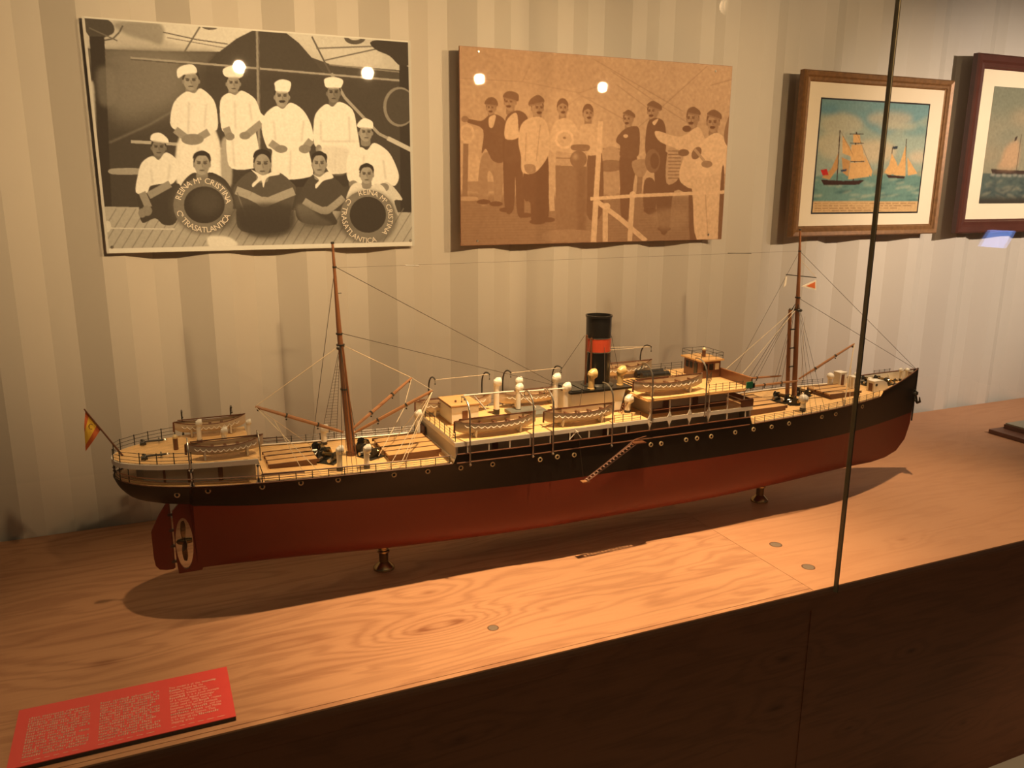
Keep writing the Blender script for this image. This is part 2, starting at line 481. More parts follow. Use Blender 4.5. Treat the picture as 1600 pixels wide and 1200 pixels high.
class Ink:
    """a tone canvas; drawing coordinates are mapped to the sheet by a homography of its four corners"""
    def __init__(s, w, h, corners, base, ch=1):
        s.w, s.h, s.ch = w, h, ch
        s.H = homography(corners, [(0, 0), (w, 0), (w, h), (0, h)])
        s.a = np.zeros((h, w, ch)); s.a[:] = base
        s.k = w / np.hypot(corners[1][0] - corners[0][0], corners[1][1] - corners[0][1])
    def T(s, P):
        P = np.array(P, float); q = np.c_[P, np.ones(len(P))] @ s.H.T
        return q[:, :2] / q[:, 2:]
    def put(s, x0, y0, m, tone, op):
        h, w = m.shape
        m = (m * op)[..., None]
        s.a[y0:y0 + h, x0:x0 + w] = s.a[y0:y0 + h, x0:x0 + w] * (1 - m) + np.array(tone) * m
    def raster(s, Q, soft, tone, op):
        pad = int(soft * 2) + 2
        x0 = max(0, int(Q[:, 0].min()) - pad); x1 = min(s.w, int(Q[:, 0].max()) + pad + 1)
        y0 = max(0, int(Q[:, 1].min()) - pad); y1 = min(s.h, int(Q[:, 1].max()) + pad + 1)
        if x1 <= x0 or y1 <= y0: return
        ss = 2
        X, Y = np.meshgrid((np.arange((x1 - x0) * ss) + 0.5) / ss + x0, (np.arange((y1 - y0) * ss) + 0.5) / ss + y0)
        ins = np.zeros(X.shape, bool)
        n = len(Q)
        for i in range(n):
            ax, ay = Q[i]; bx, by = Q[(i + 1) % n]
            if ay == by: continue
            c = (ay > Y) != (by > Y)
            ins ^= c & (X < (bx - ax) * (Y - ay) / (by - ay) + ax)
        m = ins.reshape(y1 - y0, ss, x1 - x0, ss).mean((1, 3))
        if soft >= 1: m = box_blur(box_blur(m, soft), soft)
        s.put(x0, y0, m, tone, op)
    def poly(s, P, tone, op=1.0, soft=0, smooth=True):
        s.raster(s.T(smooth_poly(P) if smooth else P), soft, tone, op)
    def ell(s, cx, cy, rx, ry, tone, op=1.0, soft=0, rot=0):
        a = np.linspace(0, 2 * np.pi, 26, endpoint=False); c, d = math.cos(rot), math.sin(rot)
        x, y = rx * np.cos(a), ry * np.sin(a)
        s.raster(s.T(np.c_[cx + x * c - y * d, cy + x * d + y * c]), soft, tone, op)
    def line(s, P, wd, tone, op=1.0, soft=0):
        P = np.array(P, float)
        for a, b in zip(P[:-1], P[1:]):
            t = (b - a) / max(np.hypot(*(b - a)), 1e-9); n = np.array([-t[1], t[0]]) * wd / 2
            s.raster(s.T([a + n, b + n, b - n, a - n]), soft, tone, op)
    def grain(s, amt, r):
        g = rng.normal(0, 1, (s.h, s.w)); g = box_blur(g, r); g /= g.std()
        s.a *= (1 + amt * g)[..., None]
    def head(s, cx, cy, rx, ry, tone, hair=0.06, moustache=False, turn=0.0, hairline=True, beard=False):
        s.poly([(cx - rx * .5, cy + ry * .4), (cx + rx * .5, cy + ry * .4), (cx + rx * .62, cy + ry * 1.45), (cx - rx * .62, cy + ry * 1.45)], tone * .72)
        if hairline: s.ell(cx, cy - ry * .18, rx * 1.06, ry * .98, hair)
        s.ell(cx, cy + ry * .12, rx * .92, ry * .92, tone)
        s.ell(cx - rx * .95, cy + ry * .15, rx * .14, ry * .22, tone * .8)
        s.ell(cx + rx * .95, cy + ry * .15, rx * .14, ry * .22, tone * .8)
        s.ell(cx + rx * .45, cy + ry * .2, rx * .4, ry * .7, tone * .6, .5, 1)
        t = turn * rx
        for d in (-1, 1):
            s.ell(cx + t + d * rx * .38, cy - ry * .02, rx * .24, ry * .11, tone * .28)
            s.line([(cx + t + d * rx * .14, cy - ry * .14), (cx + t + d * rx * .66, cy - ry * .2)], ry * .08, tone * .25)
        s.line([(cx + t, cy), (cx + t + rx * .1, cy + ry * .35)], rx * .14, tone * .62)
        s.ell(cx + t, cy + ry * .62, rx * .34, ry * .07, tone * .35)
        if moustache: s.ell(cx + t, cy + ry * .5, rx * .45, ry * .12, 0.05)
        if beard: s.ell(cx + t, cy + ry * .8, rx * .7, ry * .38, 0.06, .9, 1)
    def sheet(s, name, x0, x1, z0, z1, y, material, cmap, parent, off):
        nx, ny = s.w, s.h
        X, Z = np.meshgrid(np.linspace(x0, x1, nx), np.linspace(z1, z0, ny))
        V = np.c_[X.ravel(), np.full(X.size, y), Z.ravel()]
        i = np.arange(nx * ny).reshape(ny, nx)
        F = np.stack([i[:-1, :-1], i[1:, :-1], i[1:, 1:], i[:-1, 1:]], -1).reshape(-1, 4)
        me = bpy.data.meshes.new(name)
        me.vertices.add(len(V)); me.vertices.foreach_set('co', V.ravel().astype(np.float32))
        me.loops.add(F.size); me.loops.foreach_set('vertex_index', F.ravel().astype(np.int32))
        me.polygons.add(len(F)); me.polygons.foreach_set('loop_start', (np.arange(len(F)) * 4).astype(np.int32))
        me.update(calc_edges=True)
        at = me.color_attributes.new('ink', 'FLOAT_COLOR', 'POINT')
        C = cmap(np.clip(s.a, 0, 1)).reshape(-1, 3)
        at.data.foreach_set('color', np.c_[C, np.ones(len(C))].ravel().astype(np.float32))
        me.materials.append(MATS[material])
        o = bpy.data.objects.new(name, me); COL.objects.link(o)
        o.parent = parent; o.location = off
        return o

# letters as flat mesh
_glyph = {}
def glyph(ch):
    if ch not in _glyph:
        cu = bpy.data.curves.new('g', 'FONT'); cu.body = ch; cu.size = 1.0; cu.resolution_u = 2
        ob = bpy.data.objects.new('g', cu); COL.objects.link(ob)
        dg = bpy.context.evaluated_depsgraph_get()
        me = ob.evaluated_get(dg).to_mesh()
        v = [tuple(q.co) for q in me.vertices]; f = [tuple(p.vertices) for p in me.polygons]
        ob.evaluated_get(dg).to_mesh_clear()
        bpy.data.objects.remove(ob); bpy.data.curves.remove(cu)
        xs = [q[0] for q in v] or [0, 0.3]
        _glyph[ch] = (v, f, max(xs) + 0.06 if v else 0.28)
    return _glyph[ch]
def text_width(t, size):
    return sum(glyph(c)[2] for c in t) * size
def text_into(mb, t, size, place):
    """place(u, v) -> 3-D point; u runs along the line"""
    u = 0.0
    for c in t:
        v, f, w = glyph(c)
        mb.add([place(u + q[0] * size, q[1] * size) for q in v], f)
        u += w * size
    return u
def ring_text(mb, t, cx, cz, rad, size, a0, a1, y, inward=False):
    """letters spread round a life ring between two angles (degrees, anticlockwise from +X)"""
    ws = [glyph(c)[2] for c in t]; tot = sum(ws); acc = 0
    for c, w in zip(t, ws):
        mid = (acc + w / 2) / tot; acc += w
        a = math.radians(a0 + (a1 - a0) * mid)
        up = Vector((math.cos(a), math.sin(a))) * (-1 if inward else 1)
        rgt = Vector((up.y, -up.x))
        o = Vector((cx + rad * math.cos(a), cz + rad * math.sin(a)))
        v, f, _ = glyph(c)
        mb.add([(lambda p: (p.x, y, p.y))(o + rgt * (q[0] - w / 2) * size + up * (q[1] - 0.35) * size) for q in v], f)

def panel(name, label, x0, x1, z0, z1, edge, yf):
    yb = yf + 0.006
    e = empty(name, ((x0 + x1) / 2, yb, z0), label, 'photograph')
    off = (-(x0 + x1) / 2, -yb, -z0)
    MB().box(x0, x1, yf, yb, z0, z1).build('backing_board', edge, e, off)
    for sx, sz in ((x0 + 0.10, z0 + 0.1), (x1 - 0.10, z0 + 0.1), (x0 + 0.10, z1 - 0.1), (x1 - 0.10, z1 - 0.1)):
        MB().lathe([(0.008, yb - 0.0005), (0.008, 2.5935)], (sx, 0, sz), 8, axis='Y').build('spacer', 'screw', e, off)
    return e, off, yf

# ---- the cooks' photograph
def photo_cooks():
    x0, x1, z0, z1 = -0.088, 0.794, 0.8047, 1.4128
    e, off, yf = panel('photograph_panel', 'black and white group photograph of ship cooks with two life rings', x0, x1, z0, z1, 'photo_edge', 2.566)
    I = Ink(540, 372, [(25, 75), (1548, 190), (1565, 1140), (135, 1172)], 0.10)
    P, E, Ln, Hd = I.poly, I.ell, I.line, I.head
    # awning and sky along the top
    P([(20, 70), (560, 95), (840, 130), (1550, 185), (1555, 330), (1180, 300), (1000, 235), (640, 240), (400, 238), (40, 225)], 0.62, smooth=False)
    P([(40, 225), (640, 240), (600, 300), (300, 290), (40, 300)], 0.16, soft=3, smooth=False)
    P([(400, 100), (840, 132), (700, 215), (420, 190)], 0.78, .8, 3)
    P([(1000, 150), (1240, 180), (1400, 230), (1390, 300), (1200, 280), (1060, 220)], 0.70, .8, 3)
    P([(170, 110), (300, 100), (400, 120), (395, 205), (330, 190), (230, 160)], 0.34, .9, 2)
    P([(30, 85), (150, 95), (175, 150), (110, 180), (60, 170)], 0.10)
    Ln([(120, 190), (170, 180), (200, 150), (215, 120)], 8, 0.15); Ln([(60, 130), (190, 190)], 6, .2)
    Ln([(400, 150), (560, 185), (700, 205)], 6, 0.2); Ln([(420, 175), (700, 225)], 5, 0.3); Ln([(575, 120), (500, 240)], 8, 0.18); Ln([(1090, 170), (1175, 340)], 8, 0.15)
    Ln([(1110, 225), (1380, 215)], 7, 0.22); Ln([(1150, 280), (1400, 225)], 6, 0.15); Ln([(1170, 300), (1550, 340)], 6, .3)
    P([(1370, 190), (1548, 185), (1552, 290), (1500, 305), (1450, 260), (1385, 230)], 0.06)
    E(620, 115, 45, 25, .15); E(620, 105, 32, 18, .6); E(1290, 175, 50, 32, .12); E(1290, 165, 36, 22, .62)
    # dark arch
    P([(655, 245), (740, 180), (820, 140), (850, 133), (960, 145), (1030, 200), (1100, 280), (1150, 350), (1150, 420), (600, 420), (600, 300)], 0.085, smooth=False)
    # house side, mast, posts
    P([(40, 300), (1560, 380), (1560, 1000), (110, 980)], 0.075, .75, 4, smooth=False)
    P([(160, 250), (480, 260), (500, 460), (250, 560), (140, 500)], 0.30, .75, 16)  # haze of light over the print, put into the ink tone
    P([(60, 170), (130, 170), (160, 990), (110, 990)], 0.05, smooth=False)
    P([(95, 330), (165, 320), (180, 470), (110, 480)], 0.30, .5, 3)
    P([(60, 400), (80, 400), (88, 640), (72, 600)], .7, .8, 1)
    Ln([(250, 268), (640, 300), (1160, 345), (1550, 378)], 9, 0.42); Ln([(250, 275), (1550, 386)], 4, 0.10)
    Ln([(838, 138), (845, 700)], 15, 0.34); Ln([(843, 138), (851, 700)], 5, 0.13)
    P([(1495, 300), (1545, 310), (1550, 1000), (1500, 1000)], 0.05, smooth=False)
    E(1495, 495, 75, 92, 0.3); E(1500, 495, 66, 82, 0.09)
    Ln([(1180, 340), (1240, 450), (1400, 620), (1560, 700)], 13, 0.42); Ln([(1440, 640), (1560, 700)], 20, 0.62)
    Ln([(150, 660), (330, 580), (470, 500)], 7, 0.28, .7, 1)
    Ln([(250, 655), (480, 668), (670, 690)], 14, 0.5); P([(160, 780), (300, 780), (300, 805), (160, 805)], .42)
    # deck
    P([(118, 955), (1560, 985), (1562, 1135), (132, 1165)], 0.50, smooth=False)
    for i in range(34):
        xa = 120 + i * 46
        Ln([(xa + 60, 965), (xa - 60, 1160)], 4, 0.22, .8)
    Ln([(150, 1055), (450, 1060)], 6, .7)
    # standing cooks
    def cook(body, arms, hands, head, hat, turn=0, moust=False, tone=.40, folds=()):
        Hd(*head, tone, moustache=moust, turn=turn)
        P(body, 0.90)
        for f_ in folds: Ln(f_, 7, 0.66, .8, 1)
        for a_ in arms: Ln(a_, 34, 0.36, 1, 0)
        for h_ in hands: E(*h_, 0.30)
        P(hat, 0.93)
        Ln([hat[0], hat[-1]], 5, 0.6)
    P([(480, 620), (640, 600), (660, 870), (470, 870)], 0.86, soft=1)
    cook([(505, 425), (545, 432), (575, 410), (635, 465), (652, 550), (648, 600), (620, 615), (640, 700), (655, 800), (650, 860), (490, 860), (480, 700), (482, 620), (442, 592), (432, 555), (450, 475)],
         [[(455, 600), (505, 638)], [(610, 610), (560, 640)]], [(535, 645, 52, 26)], (530, 372, 38, 46),
         [(500, 345), (470, 362), (465, 325), (488, 306), (530, 298), (553, 315), (552, 340)], -.05, folds=([(520, 470), (515, 620)], [(600, 480), (590, 590)], [(560, 680), (565, 820)]))
    P([(720, 770), (835, 765), (830, 850), (725, 850)], 0.07)
    P([(668, 660), (710, 650), (715, 850), (672, 850)], 0.46, soft=1)
    cook([(700, 432), (735, 440), (765, 420), (825, 458), (850, 520), (868, 542), (850, 585), (828, 600), (842, 690), (838, 770), (716, 780), (692, 700), (690, 625), (668, 590), (664, 470)],
         [[(690, 590), (705, 630)], [(855, 570), (790, 622)]], [(708, 632, 22, 18), (778, 628, 26, 18)], (725, 384, 33, 43),
         [(700, 358), (680, 345), (680, 320), (720, 305), (770, 315), (772, 345), (755, 360)], .05, folds=([(730, 470), (735, 600)], [(800, 480), (810, 560)], [(720, 650), (728, 770)]))
    P([(920, 810), (1080, 808), (1075, 860), (930, 860)], 0.05)
    P([(905, 700), (940, 690), (930, 790), (900, 800)], .8)
    cook([(920, 492), (955, 505), (990, 476), (1045, 508), (1082, 570), (1096, 640), (1080, 675), (1075, 700), (1086, 760), (1080, 818), (922, 822), (905, 700), (880, 682), (856, 600), (870, 532)],
         [[(895, 660), (930, 685)], [(1085, 650), (1060, 680)]], [(945, 690, 30, 18), (1055, 690, 28, 20)], (950, 445, 35, 48),
         [(925, 424), (918, 400), (918, 382), (950, 368), (990, 380), (988, 412), (975, 428)], .03, True, folds=([(910, 560), (920, 650)], [(1050, 560), (1040, 660)], [(990, 700), (985, 810)]))
    P([(1165, 790), (1260, 795), (1262, 860), (1170, 850)], 0.06)
    cook([(1155, 482), (1185, 495), (1218, 472), (1278, 510), (1298, 600), (1310, 690), (1290, 700), (1262, 790), (1200, 805), (1165, 795), (1125, 705), (1098, 662), (1097, 575), (1110, 522)],
         [], [(1120, 690, 14, 20)], (1190, 428, 32, 46),
         [(1160, 406), (1148, 388), (1150, 365), (1190, 357), (1232, 370), (1230, 395), (1215, 408)], 0, tone=.27, folds=([(1130, 560), (1130, 650)], [(1260, 540), (1265, 650)], [(1130, 655), (1290, 655)], [(1200, 680), (1195, 780)]))
    P([(1120, 690), (1255, 690), (1250, 790), (1180, 800)], 0.70, .6, 2)
    # kneeling, right
    P([(1270, 820), (1440, 830), (1450, 900), (1290, 900)], .2)
    P([(1400, 850), (1440, 840), (1508, 922), (1470, 930), (1490, 1000), (1440, 940)], .72)
    cook([(1318, 682), (1345, 695), (1378, 662), (1440, 700), (1475, 760), (1492, 822), (1470, 862), (1432, 842), (1400, 860), (1300, 848), (1255, 832), (1250, 742), (1278, 692)],
         [], [(1422, 868, 24, 20), (1280, 850, 20, 14)], (1338, 612, 32, 42), [(1306, 590), (1300, 575), (1320, 553), (1342, 549), (1370, 565), (1372, 590), (1365, 596)], .1, folds=([(1330, 720), (1320, 830)], [(1420, 740), (1430, 830)]))
    # kneeling, left
    P([(280, 900), (330, 860), (470, 850), (482, 930), (455, 1030), (400, 1040), (360, 1010), (300, 1030), (285, 960)], 0.07)
    cook([(348, 722), (378, 740), (412, 705), (462, 740), (472, 800), (440, 850), (400, 850), (340, 860), (322, 892), (272, 890), (280, 815), (300, 752)],
         [[(300, 890), (330, 960)], [(430, 850), (330, 905)]], [(322, 975, 24, 24), (300, 985, 18, 22)], (378, 680, 34, 42),
         [(350, 652), (340, 640), (350, 620), (385, 615), (418, 640), (418, 662)], 0, tone=.28, folds=([(340, 780), (350, 850)], [(430, 760), (420, 830)]))
    # seated front row
    P([(480, 860), (535, 800), (580, 812), (625, 798), (700, 850), (715, 960), (480, 960)], 0.06)
    Hd(578, 756, 38, 52, .42, turn=0)
    P([(535, 735), (545, 708), (580, 698), (612, 712), (620, 745), (600, 722), (555, 722)], .04)
    P([(725, 868), (800, 795), (860, 815), (930, 796), (1000, 850), (1012, 885), (985, 1000), (960, 1070), (760, 1070), (735, 960)], 0.12)
    Ln([(735, 880), (800, 905), (865, 938)], 38, .44); Ln([(1005, 885), (940, 910), (880, 935)], 38, .42); E(865, 935, 34, 24, .42)
    Ln([(740, 890), (780, 1000)], 5, .22); P([(740, 960), (990, 950), (980, 1080), (800, 1090)], .07, .9, 3)
    Hd(858, 758, 40, 56, .40, moustache=False)
    P([(815, 730), (825, 700), (858, 690), (893, 705), (896, 735), (870, 715), (840, 715)], .04)
    P([(805, 785), (835, 800), (862, 812), (905, 795), (930, 790), (936, 808), (880, 822), (862, 868), (852, 835), (815, 866), (812, 850), (838, 820)], .86)
    P([(1040, 880), (1085, 815), (1130, 830), (1180, 815), (1250, 888), (1235, 920), (1180, 970), (1200, 1040), (1040, 1030), (1010, 960)], 0.09)
    Ln([(1050, 930), (1090, 955), (1140, 978)], 32, .40); Ln([(1235, 915), (1200, 945), (1160, 975)], 32, .40); E(1150, 975, 28, 18, .4)
    P([(1015, 960), (1060, 950), (1120, 1000), (1180, 1040), (1060, 1050)], .22, .8, 2)
    Hd(1122, 756, 34, 50, .42)
    P([(1086, 735), (1092, 712), (1122, 704), (1155, 714), (1157, 742), (1140, 722), (1105, 722)], .04)
    P([(1082, 800), (1122, 820), (1160, 795), (1188, 822), (1140, 838), (1108, 872), (1104, 855), (1120, 832)], .86)
    P([(1262, 875), (1300, 845), (1345, 870), (1390, 850), (1430, 880), (1440, 960), (1260, 950)], .80)
    Hd(1342, 806, 32, 44, .42)
    P([(1306, 790), (1315, 766), (1342, 759), (1370, 768), (1376, 795), (1360, 777), (1325, 777)], .04)
    # life rings
    E(590, 955, 150, 132, .04, .6, 3); E(583, 950, 139, 126, .21); E(583, 950, 139, 126, .30, .4, 6); E(588, 948, 95, 86, .055); E(600, 935, 70, 60, .12, .6, 6)
    E(1348, 1008, 138, 130, .04, .6, 3); E(1346, 1003, 129, 123, .21); E(1346, 1003, 125, 118, .30, .4, 6); E(1347, 995, 85, 84, .055)
    P([(700, 990), (1230, 1000), (1210, 1090), (720, 1090)], 0.05, .6, 12)
    # damage and margins
    P([(600, 1100), (640, 1092), (700, 1098), (740, 1125), (725, 1142), (620, 1146)], .82, soft=1)
    E(140, 1047, 16, 26, .72)
    I.a = box_blur(I.a[..., 0], 0)[..., None]
    I.grain(0.025, 1)
    m_ = I.a
    m_[:3] = .78; m_[-8:] = .80; m_[:, :4] = .66; m_[:, -5:] = .62
    tone = lambda a: np.concatenate([np.minimum(.97, 0.026 + 1.00 * a ** 1.12), np.minimum(.97, 0.020 + 1.02 * a ** 1.15), np.minimum(.93, 0.018 + 0.95 * a ** 1.2)], -1)
    I.sheet('photographic_print', x0 + .001, x1 - .001, z0 + .001, z1 - .001, yf - 0.0004, 'glossy_print', tone, e, off)
    # lettering round the life rings
    kx = (x1 - x0) / 540; kz = (z1 - z0) / 372
    for (cx, cy, rr, spec) in ((585, 949, 117, (("REINA Mª CRISTINA", 167, 3, False), ("Cª TRASATLANTICA", 193, 338, True))),
                               (1346, 1002, 107, (("REINA Mª CRISTINA", 112, -50, False), ("Cª TRASATLANTICA", 136, 290, True)))):
        c = I.T([(cx, cy)])[0]; r_ = abs(I.T([(cx + rr, cy)])[0][0] - c[0]) * kx
        for (t, a0, a1, inw) in spec:
            mb = MB()
            ring_text(mb, t, x0 + c[0] * kx, z1 - c[1] * kz, r_, 0.0225, a0, a1, yf - 0.0009, inw)
            o = mb.build('life_ring_lettering', 'lettering', e, off)
            o['label'] = 'white painted lettering round the life ring'
    for (px, py) in ((160, 1143), (1545, 1115)):
        q = I.T([(px, py)])[0]
        MB().lathe([(0.003, yf - 0.0022), (0.0042, yf - 0.0012), (0.0042, yf)], (x0 + q[0] * kx, 0, z1 - q[1] * kz), 10, axis='Y').build('screw', 'screw', e, off)
photo_cooks()

# ---- the officers' photograph
def photo_officers():
    x0, x1, z0, z1 = 0.9455, 1.9755, 0.8025, 1.408
    e, off, yf = panel('photograph_panel', 'brown sepia photograph of ship officers standing on deck by white rails', x0, x1, z0, z1, 'brown_edge', 2.556)
    I = Ink(560, 330, [(118, 67), (1477, 165), (1428, 1033), (125, 1065)], 0.62)
    P, E, Ln, Hd = I.poly, I.ell, I.line, I.head
    P([(100, 60), (800, 110), (1480, 165), (1470, 330), (700, 300), (110, 230)], .52, .7, 20, smooth=False)
    P([(850, 110), (1480, 160), (1470, 380), (900, 300)], .74, .6, 30)
    P([(110, 480), (600, 500), (1440, 560), (1440, 800), (110, 800)], .66, .8, 4, smooth=False)
    P([(110, 800), (560, 815), (900, 800), (1440, 820), (1430, 1040), (115, 1070)], .30, 1, 4, smooth=False)
    for i in range(16): Ln([(120, 850 + i * 14), (1420, 840 + i * 13)], 3, .22, .5)
    P([(150, 620), (215, 625), (215, 745), (150, 740)], .72); P([(150, 745), (300, 748), (300, 790), (150, 790)], .42)
    # rigging
    for q in ([(118, 228), (430, 245), (715, 300), (820, 262)], [(475, 150), (430, 245)], [(700, 300), (960, 445)], [(870, 190), (1130, 370)], [(1350, 165), (1130, 365), (1010, 470)],
              [(900, 260), (1060, 380)], [(1130, 370), (1290, 470)], [(780, 130), (1230, 390)], [(1365, 262), (1478, 230)], [(660, 360), (715, 318), (790, 330)]):
        Ln(q, 5, .44, .75)
    E(640, 420, 160, 130, .70, .35, 8)
    # telegraph on the far left
    E(155, 505, 38, 48, .78); E(155, 505, 26, 34, .66); Ln([(150, 555), (145, 820)], 26, .27); P([(120, 820), (200, 820), (210, 838), (115, 838)], .55)
    # rails behind
    Ln([(560, 600), (580, 890)], 26, .66); Ln([(830, 580), (920, 580)], 8, .35); Ln([(830, 635), (920, 635)], 8, .35); P([(830, 590), (915, 590), (912, 790), (835, 790)], .52)
    P([(830, 640), (915, 640), (915, 685), (830, 690)], .25)
    def man(head, cap, jacket, jt, legs, lt, moust=True, turn=0, extra=(), captone=.16, facetone=.46, feet=()):
        for L_ in legs: P(L_, lt)
        for (fx, fy) in feet: E(fx, fy, 34, 13, .10)
        Hd(*head, facetone, hair=.12, moustache=moust, turn=turn)
        P(jacket, jt)
        for (p_, t_) in extra: P(p_, t_)
        if cap: P(cap, captone); Ln([cap[0], cap[-1]], 8, .30); 
    man((275, 375, 24, 36), [(248, 360), (244, 345), (262, 325), (290, 325), (307, 345), (304, 368)], [(262, 415), (300, 408), (345, 440), (355, 520), (340, 640), (285, 640), (250, 580), (228, 600), (235, 485), (160, 450), (155, 430), (225, 440)], .14,
        [[(240, 600), (330, 630), (335, 740), (322, 850), (292, 850), (285, 720), (258, 700), (258, 850), (215, 850), (212, 720)]], .40, True, -.1, [([(265, 425), (298, 412), (285, 470), (266, 470)], .80)], feet=((238, 845), (300, 855)))
    E(145, 432, 18, 16, .30)
    man((370, 345, 30, 44), [(336, 325), (345, 300), (372, 292), (408, 305), (412, 335), (400, 343)], [(350, 420), (405, 388), (455, 420), (465, 520), (420, 600), (415, 640), (345, 640), (348, 500)], .13,
        [[(340, 520), (425, 525), (430, 640), (440, 900), (405, 900), (395, 720), (388, 880), (345, 885), (335, 640)]], .11, True, -.25, [([(352, 440), (400, 400), (410, 470), (408, 525), (345, 528)], .84)], feet=((350, 885), (445, 912)))
    man((505, 375, 30, 46), [(465, 365), (468, 335), (500, 312), (525, 318), (538, 348)], [(470, 425), (530, 425), (560, 480), (565, 580), (545, 640), (490, 700), (430, 695), (424, 620), (410, 540), (425, 460)], .80,
        [[(440, 690), (530, 640), (558, 620), (562, 800), (555, 940), (480, 945), (470, 850), (440, 830)]], .10, True, .3, [([(440, 660), (490, 660), (495, 695), (455, 702)], .40)], feet=((500, 945), (560, 935)))
    Ln([(520, 460), (500, 640)], 5, .6); Ln([(450, 500), (445, 640)], 6, .62)
    man((630, 375, 27, 42), None, [(585, 460), (620, 430), (660, 430), (700, 470), (720, 560), (600, 600), (560, 560)], .76, [], .1, True, .1)
    P([(604, 365), (608, 342), (632, 334), (655, 345), (656, 365), (630, 352)], .14)
    man((757, 402, 26, 42), None, [(715, 480), (745, 455), (790, 460), (815, 500), (825, 600), (720, 600)], .72, [[(760, 590), (825, 590), (830, 900), (750, 905)]], .14, True, .2)
    P([(732, 390), (738, 368), (757, 360), (780, 372), (780, 395), (757, 380)], .14)
    # binnacle
    P([(595, 660), (755, 665), (748, 1000), (600, 1000)], .26, smooth=False); P([(700, 670), (750, 670), (745, 1000), (705, 1000)], .17, .8, 3, smooth=False)
    P([(560, 990), (760, 990), (775, 1040), (548, 1040)], .36); P([(597, 585), (750, 590), (750, 668), (597, 662)], .58, smooth=False); Ln([(598, 625), (745, 628)], 8, .36)
    P([(600, 590), (600, 530), (630, 500), (720, 500), (750, 545), (752, 595)], .70); E(640, 532, 48, 48, .86); E(640, 532, 36, 36, .70); E(640, 525, 8, 6, .3)
    P([(680, 560), (760, 560), (755, 590), (680, 585)], .24); E(710, 632, 42, 44, .22); E(695, 618, 14, 16, .5, .8, 2)
    # right group
    man((958, 430, 25, 40), [(935, 405), (935, 396), (962, 388), (990, 405), (986, 425)], [(940, 480), (985, 465), (1012, 480), (1015, 570), (1000, 620), (920, 620), (918, 565), (898, 545), (905, 515)], .14,
        [[(920, 610), (1000, 610), (985, 760), (965, 920), (925, 920), (918, 760)]], .12, True, -.3)
    E(945, 515, 12, 9, .8)
    man((1080, 390, 27, 44), [(1055, 365), (1060, 348), (1085, 340), (1122, 362), (1118, 388)], [(1060, 440), (1105, 425), (1140, 455), (1148, 560), (1130, 640), (1080, 690), (1045, 600), (1045, 510)], .13,
        [[(1040, 740), (1090, 740), (1095, 890), (1040, 890)], [(1090, 600), (1180, 620), (1240, 720), (1300, 760), (1290, 820), (1190, 790), (1165, 980), (1115, 975)]], .12, True, -.3, [([(1078, 445), (1108, 428), (1090, 460)], .85)], feet=((1070, 888), (1140, 980)))
    P([(1160, 580), (1230, 580), (1215, 720), (1150, 750)], .58)
    for i in range(9): Ln([(1158, 590 + i * 17), (1222, 590 + i * 17)], 5, .24)
    P([(980, 640), (1060, 636), (1045, 700), (1020, 725), (990, 700)], .42); Ln([(1018, 720), (1000, 1000)], 26, .28); E(1080, 640, 38, 60, .22); E(1090, 640, 22, 40, .12)
    man((1280, 425, 31, 48), [(1255, 400), (1258, 378), (1285, 368), (1316, 390), (1312, 412)], [(1240, 510), (1300, 470), (1330, 500), (1350, 600), (1300, 770), (1225, 750), (1215, 690), (1230, 600), (1120, 545), (1090, 500), (1110, 490), (1190, 515)], .84,
        [[(1265, 770), (1310, 760), (1310, 1030), (1270, 1035)]], .13, True, -.3)
    E(1250, 478, 22, 16, .1)
    man((1382, 445, 32, 50), [(1355, 410), (1360, 392), (1388, 382), (1422, 405), (1418, 432)], [(1340, 530), (1400, 498), (1450, 540), (1462, 620), (1450, 700), (1420, 700), (1290, 720), (1300, 620), (1310, 560)], .90,
        [[(1290, 710), (1425, 700), (1420, 820), (1410, 1030), (1305, 1035), (1285, 860)]], .82, True, -.1)
    Ln([(1345, 800), (1360, 1020)], 6, .62)
    E(1235, 598, 28, 18, .2); E(1300, 600, 22, 34, .22, rot=.5); Ln([(1290, 580), (1340, 640)], 14, .55); E(1352, 655, 28, 18, .36)
    P([(1440, 480), (1470, 400), (1466, 560), (1440, 540)], .26)
    P([(1425, 700), (1440, 700), (1430, 1035), (1410, 1035)], .13)
    # white rails in front
    P([(808, 440), (832, 440), (800, 1052), (772, 1052)], .80, smooth=False)
    Ln([(770, 830), (980, 815), (1445, 795)], 17, .86); Ln([(800, 840), (920, 930), (1050, 1042)], 24, .80); Ln([(845, 860), (845, 1046)], 26, .74); Ln([(980, 815), (968, 1042)], 24, .76)
    E(982, 808, 16, 16, .84); E(850, 866, 20, 16, .84)
    P([(1080, 900), (1240, 880), (1240, 960), (1120, 980)], .42, .6, 5)
    I.grain(0.05, 2)
    def tone(a):
        d = np.array([0.175, 0.078, 0.038]); l = np.array([0.86, 0.60, 0.385])
        return d + (l - d) * a ** 1.15
    I.sheet('photographic_print', x0 + .001, x1 - .001, z0 + .001, z1 - .001, yf - 0.0004, 'glossy_print', tone, e, off)
    kx = (x1 - x0) / 560; kz = (z1 - z0) / 330
    for (px, py) in ((213, 97), (207, 1042), (1362, 1010), (1392, 190)):
        q = I.T([(px, py)])[0]
        MB().lathe([(0.003, yf - 0.0022), (0.0042, yf - 0.0012), (0.0042, yf)], (x0 + q[0] * kx, 0, z1 - q[1] * kz), 10, axis='Y').build('screw', 'screw', e, off)
photo_officers()

